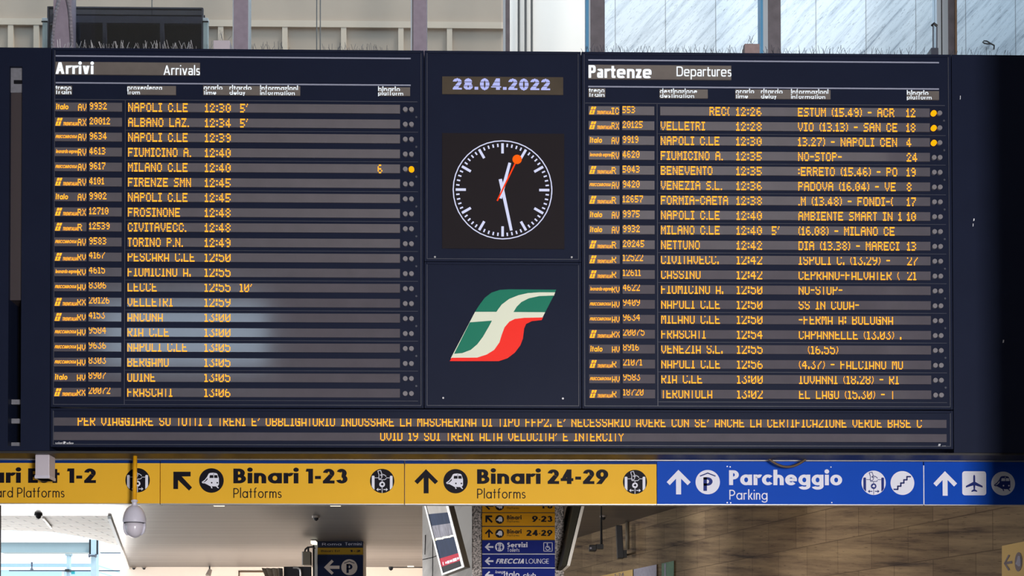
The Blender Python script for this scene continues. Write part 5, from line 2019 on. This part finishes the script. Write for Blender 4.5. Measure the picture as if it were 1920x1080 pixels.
s = wall_sign('wall_sign', [(1240.5, 1110), (1240.5, 1056.5), (1263.5, 1051.5), (1263.5, 1110)], M['wall_green'], 'faded green panel with a pale stripe on the brown wall')
b = MB()
b.face(wq([(1245.5, 1110), (1245.5, 1057), (1248.5, 1056), (1248.5, 1110)], .034))
b.build('stripe', M['wall_grey'], s)
# column loudspeaker
p = wall_pt(1163, 1015, .35)
sc = (p.y + 13) / FPX
zt_, zb_ = wall_pt(1163, 984.5, .35).z, wall_pt(1166, 1046, .35).z
r = thing('column_loudspeaker', (p.x, p.y, zb_), 'tall narrow black loudspeaker on the brown wall beside the camera arm', 'loudspeaker')
b = MB()
hw = 6.8 * sc
b.hull8([(p.x - hw + .02, p.y, zb_), (p.x - hw - .01, p.y, zt_), (p.x + hw - .03, p.y, zt_), (p.x + hw, p.y, zb_), (p.x - hw + .02, p.y + .18, zb_), (p.x - hw - .01, p.y + .18, zt_), (p.x + hw - .03, p.y + .18, zt_), (p.x + hw, p.y + .18, zb_)])
b.build('case', M['black'], r, bevel=.01)
b = MB()
pw = wall_pt(1176, 1030, 0)
b.box(p.x + hw * .8, p.x + hw * 1.9, p.y + .05, p.y + .15, zb_ + .02, zb_ + .16)
b.tube([(p.x + hw * 1.4, p.y + .1, zb_ + .1), (pw.x, pw.y, zb_ + .12)], .02, 8)
b.build('bracket', M['black'], r)
b = MB()
pc = wall_pt(1176, 1000, .03)
b.tube([(pc.x, pc.y, wall_pt(1176, 979, .03).z), (pc.x, pc.y, wall_pt(1176, 1030, .03).z)], .035, 10)
tag(b.build('conduit', M['frame_side'], None, True), 'brown conduit on the wall just behind the column loudspeaker', 'pipe')
# camera on a hanging arm
Yc = 11.0
sc = (Yc + 13) / FPX
pt = at(1127.5, 980, Yc)
r = thing('arm_camera', (pt.x, Yc, at(1127, 1034, Yc).z), 'black camera on a bent arm hanging before the brown wall', 'security camera', 'small cameras under the ceiling')
b = MB()
b.tube([(pt.x, Yc, ZC), (pt.x, Yc, at(1128, 1026, Yc).z)], [1.2 * sc, 2.6 * sc], 10)
b.build('arm', M['black'], r)
p, q_ = at(1104.5, 1033.5, Yc), at(1131, 1021, Yc)
b = MB()
b.box(at(1117, 1030, Yc).x, q_.x, Yc - .06, Yc + .06, at(1117, 1029.5, Yc).z, q_.z)
b.build('bracket', M['black'], r)
b = MB()
b.box(p.x, at(1118, 1030, Yc).x, Yc - .07, Yc + .10, p.z, q_.z - .01)
o = b.build('camera_body', M['black'], r, bevel=.01)
b = MB()
b.disc(at(1107, 1028.5, Yc).x, at(1107, 1028.5, Yc).z, 2.0 * sc, Yc - .073, 14)
b.build('lens', M['vinyl_grey'], o)

# ------------------------------------------------------------------ beyond the ceiling edge: platform canopy and tracks
P0 = [at_z(-25, 967, ZC + .02), at_z(209, 967, ZC + .02), at_z(226, 1027, ZC + .02), at_z(170, 1010, ZC + .02), at_z(95, 998, ZC + .02), at_z(-25, 994, ZC + .02)]
b = MB()
b.prism([(p.x, p.y + .02) for p in P0], ZC + .03, ZC + .25)
struct(b.build('ceiling_canopy', M['soffit']))
b = MB()
a_ = at_z(81, 973, ZC - .01)
c_ = at_z(96, 991, ZC - .01)
b.tube([(a_.x, a_.y, ZC + .01), (c_.x, c_.y, ZC + .01)], .02, 8)
tag(b.build('soffit_rod', M['frame_alu'], None), 'thin grey rod under the bright slotted canopy', 'rod')
YE = 30.0
ex = lambda px: at(px, 1040, YE).x
ez = lambda py: at(100, py, YE).z
g = thing('canopy_girder', (ex(85), YE, ez(1036)), 'long grey green girder crossing the bright sky opening', 'girder')
box('web', M['girder'], g, ex(2), ex(168), YE, YE + .3, ez(1035), ez(1017.5))
box('upper_lip', M['girder_lip'], g, ex(-10), ex(169), YE - .05, YE + .35, ez(1017.5), ez(1014))
box('lower_lip', M['girder'], g, ex(2), ex(168), YE - .06, YE + .35, ez(1036.3), ez(1035))
ps = thing('canopy_post', (ex(177), YE, 0), 'pale steel canopy post at the end of the girder', 'post')
box('shaft', M['steel_post'], ps, ex(173), ex(183), YE - .15, YE + .15, 0, ez(1013))
b = MB()
for px in (170.5, 184):
    b.tube([(ex(px), YE - .1, ez(1012)), (ex(px), YE - .1, ez(1040))], .03, 8)
b.build('side_rods', M['black'], ps)
b = MB()
for sg in (-1, 1):
    b.tube([(ex(177), YE - .2, ez(1043)), (ex(177 + sg * 5), YE - .2, ez(1043)), (ex(177 + sg * 7), YE - .2, ez(1040.5))], .03, 6)
    b.tube([(ex(177 + sg * 5), YE - .2, ez(1043)), (ex(177 + sg * 7), YE - .2, ez(1045.5))], .03, 6)
b.build('clamp', M['edge'], ps)
b = MB()
b.box(ex(186), ex(240), YE + .1, YE + .25, ez(1036.4), ez(1035.0))
tag(b.build('tie_bar', M['edge'], None), 'thin dark bar reaching from canopy post to the ceiling edge', 'bar')
YE2 = 34.0
e2 = lambda px: at(px, 1050, YE2).x
f2 = lambda py: at(100, py, YE2).z
m_ = thing('catenary_mast', (e2(129), YE2, 0), 'grey railway mast with a cross arm in the bright opening', 'mast')
box('shaft', M['steel_post'], m_, e2(126.5), e2(132), YE2 - .1, YE2 + .1, 0, f2(1039))
box('head', M['girder'], m_, e2(124), e2(134), YE2 - .12, YE2 + .12, f2(1042), f2(1038))
b = MB()
b.tube([(e2(20), YE2 - .15, f2(1070.5)), (e2(235), YE2 - .15, f2(1070.8))], .022, 8)
b.build('cross_arm', M['edge'], m_)
b = MB()
b.box(e2(125), e2(133), YE2 - .2, YE2 + .05, f2(1072.5), f2(1068))
b.build('clamp', M['black'], m_)
i_ = thing('line_insulator', (e2(62.5), YE2 - .15, f2(1068.8)), 'dark upright insulator standing on the cross arm of the mast', 'insulator')
b = MB()
b.lathe((e2(62.5), YE2 - .15, f2(1068.8)), [(.06, 0), (.05, .03), (.025, .05), (.02, .1), (.03, .14), (.025, .2), (.035, .23), (.02, .26)], 12)
b.build('body', M['edge'], i_)
b = MB()
b.box(e2(60.5), e2(64.5), YE2 - .2, YE2 - .1, f2(1069.0), f2(1068))
b.build('base', M['black'], i_)
for px0, px1, lab in ((118, 123, 'white notice panel hanging from the cross arm beside the mast'), (135.5, 142, 'teal panel hanging from the cross arm beside the mast')):
    b = MB()
    b.box(e2(px0), e2(px1), YE2 - .12, YE2 - .08, f2(1077) if px0 > 130 else f2(1082), f2(1071.2))
    tag(b.build('notice_panel', M['teal'] if px0 > 130 else M['city_band'], None), lab, 'sign')
# pale building far behind the tracks
YH = 60.0
b = MB()
hx = lambda px: at(px, 1060, YH).x
hz = lambda py: at(100, py, YH).z
bd = thing('glass_building', (hx(60), YH, 0), 'pale blue glass building far behind the tracks', 'building')
box('facade', M['city'], bd, hx(-80), hx(176), YH, YH + 6, 0, hz(1045))
for y0, y1 in ((1069, 1064), (1057, 1038)):
    box('band', M['city_band'], bd, hx(-80), hx(177), YH - .2, YH + 6.1, hz(y0), hz(y1))
# dark pier at the left picture edge
p = at(2.2, 1000, 8)
struct(box('column_left', M['hall'], None, p.x - 1, p.x, 7.6, 8, 0, ZC))
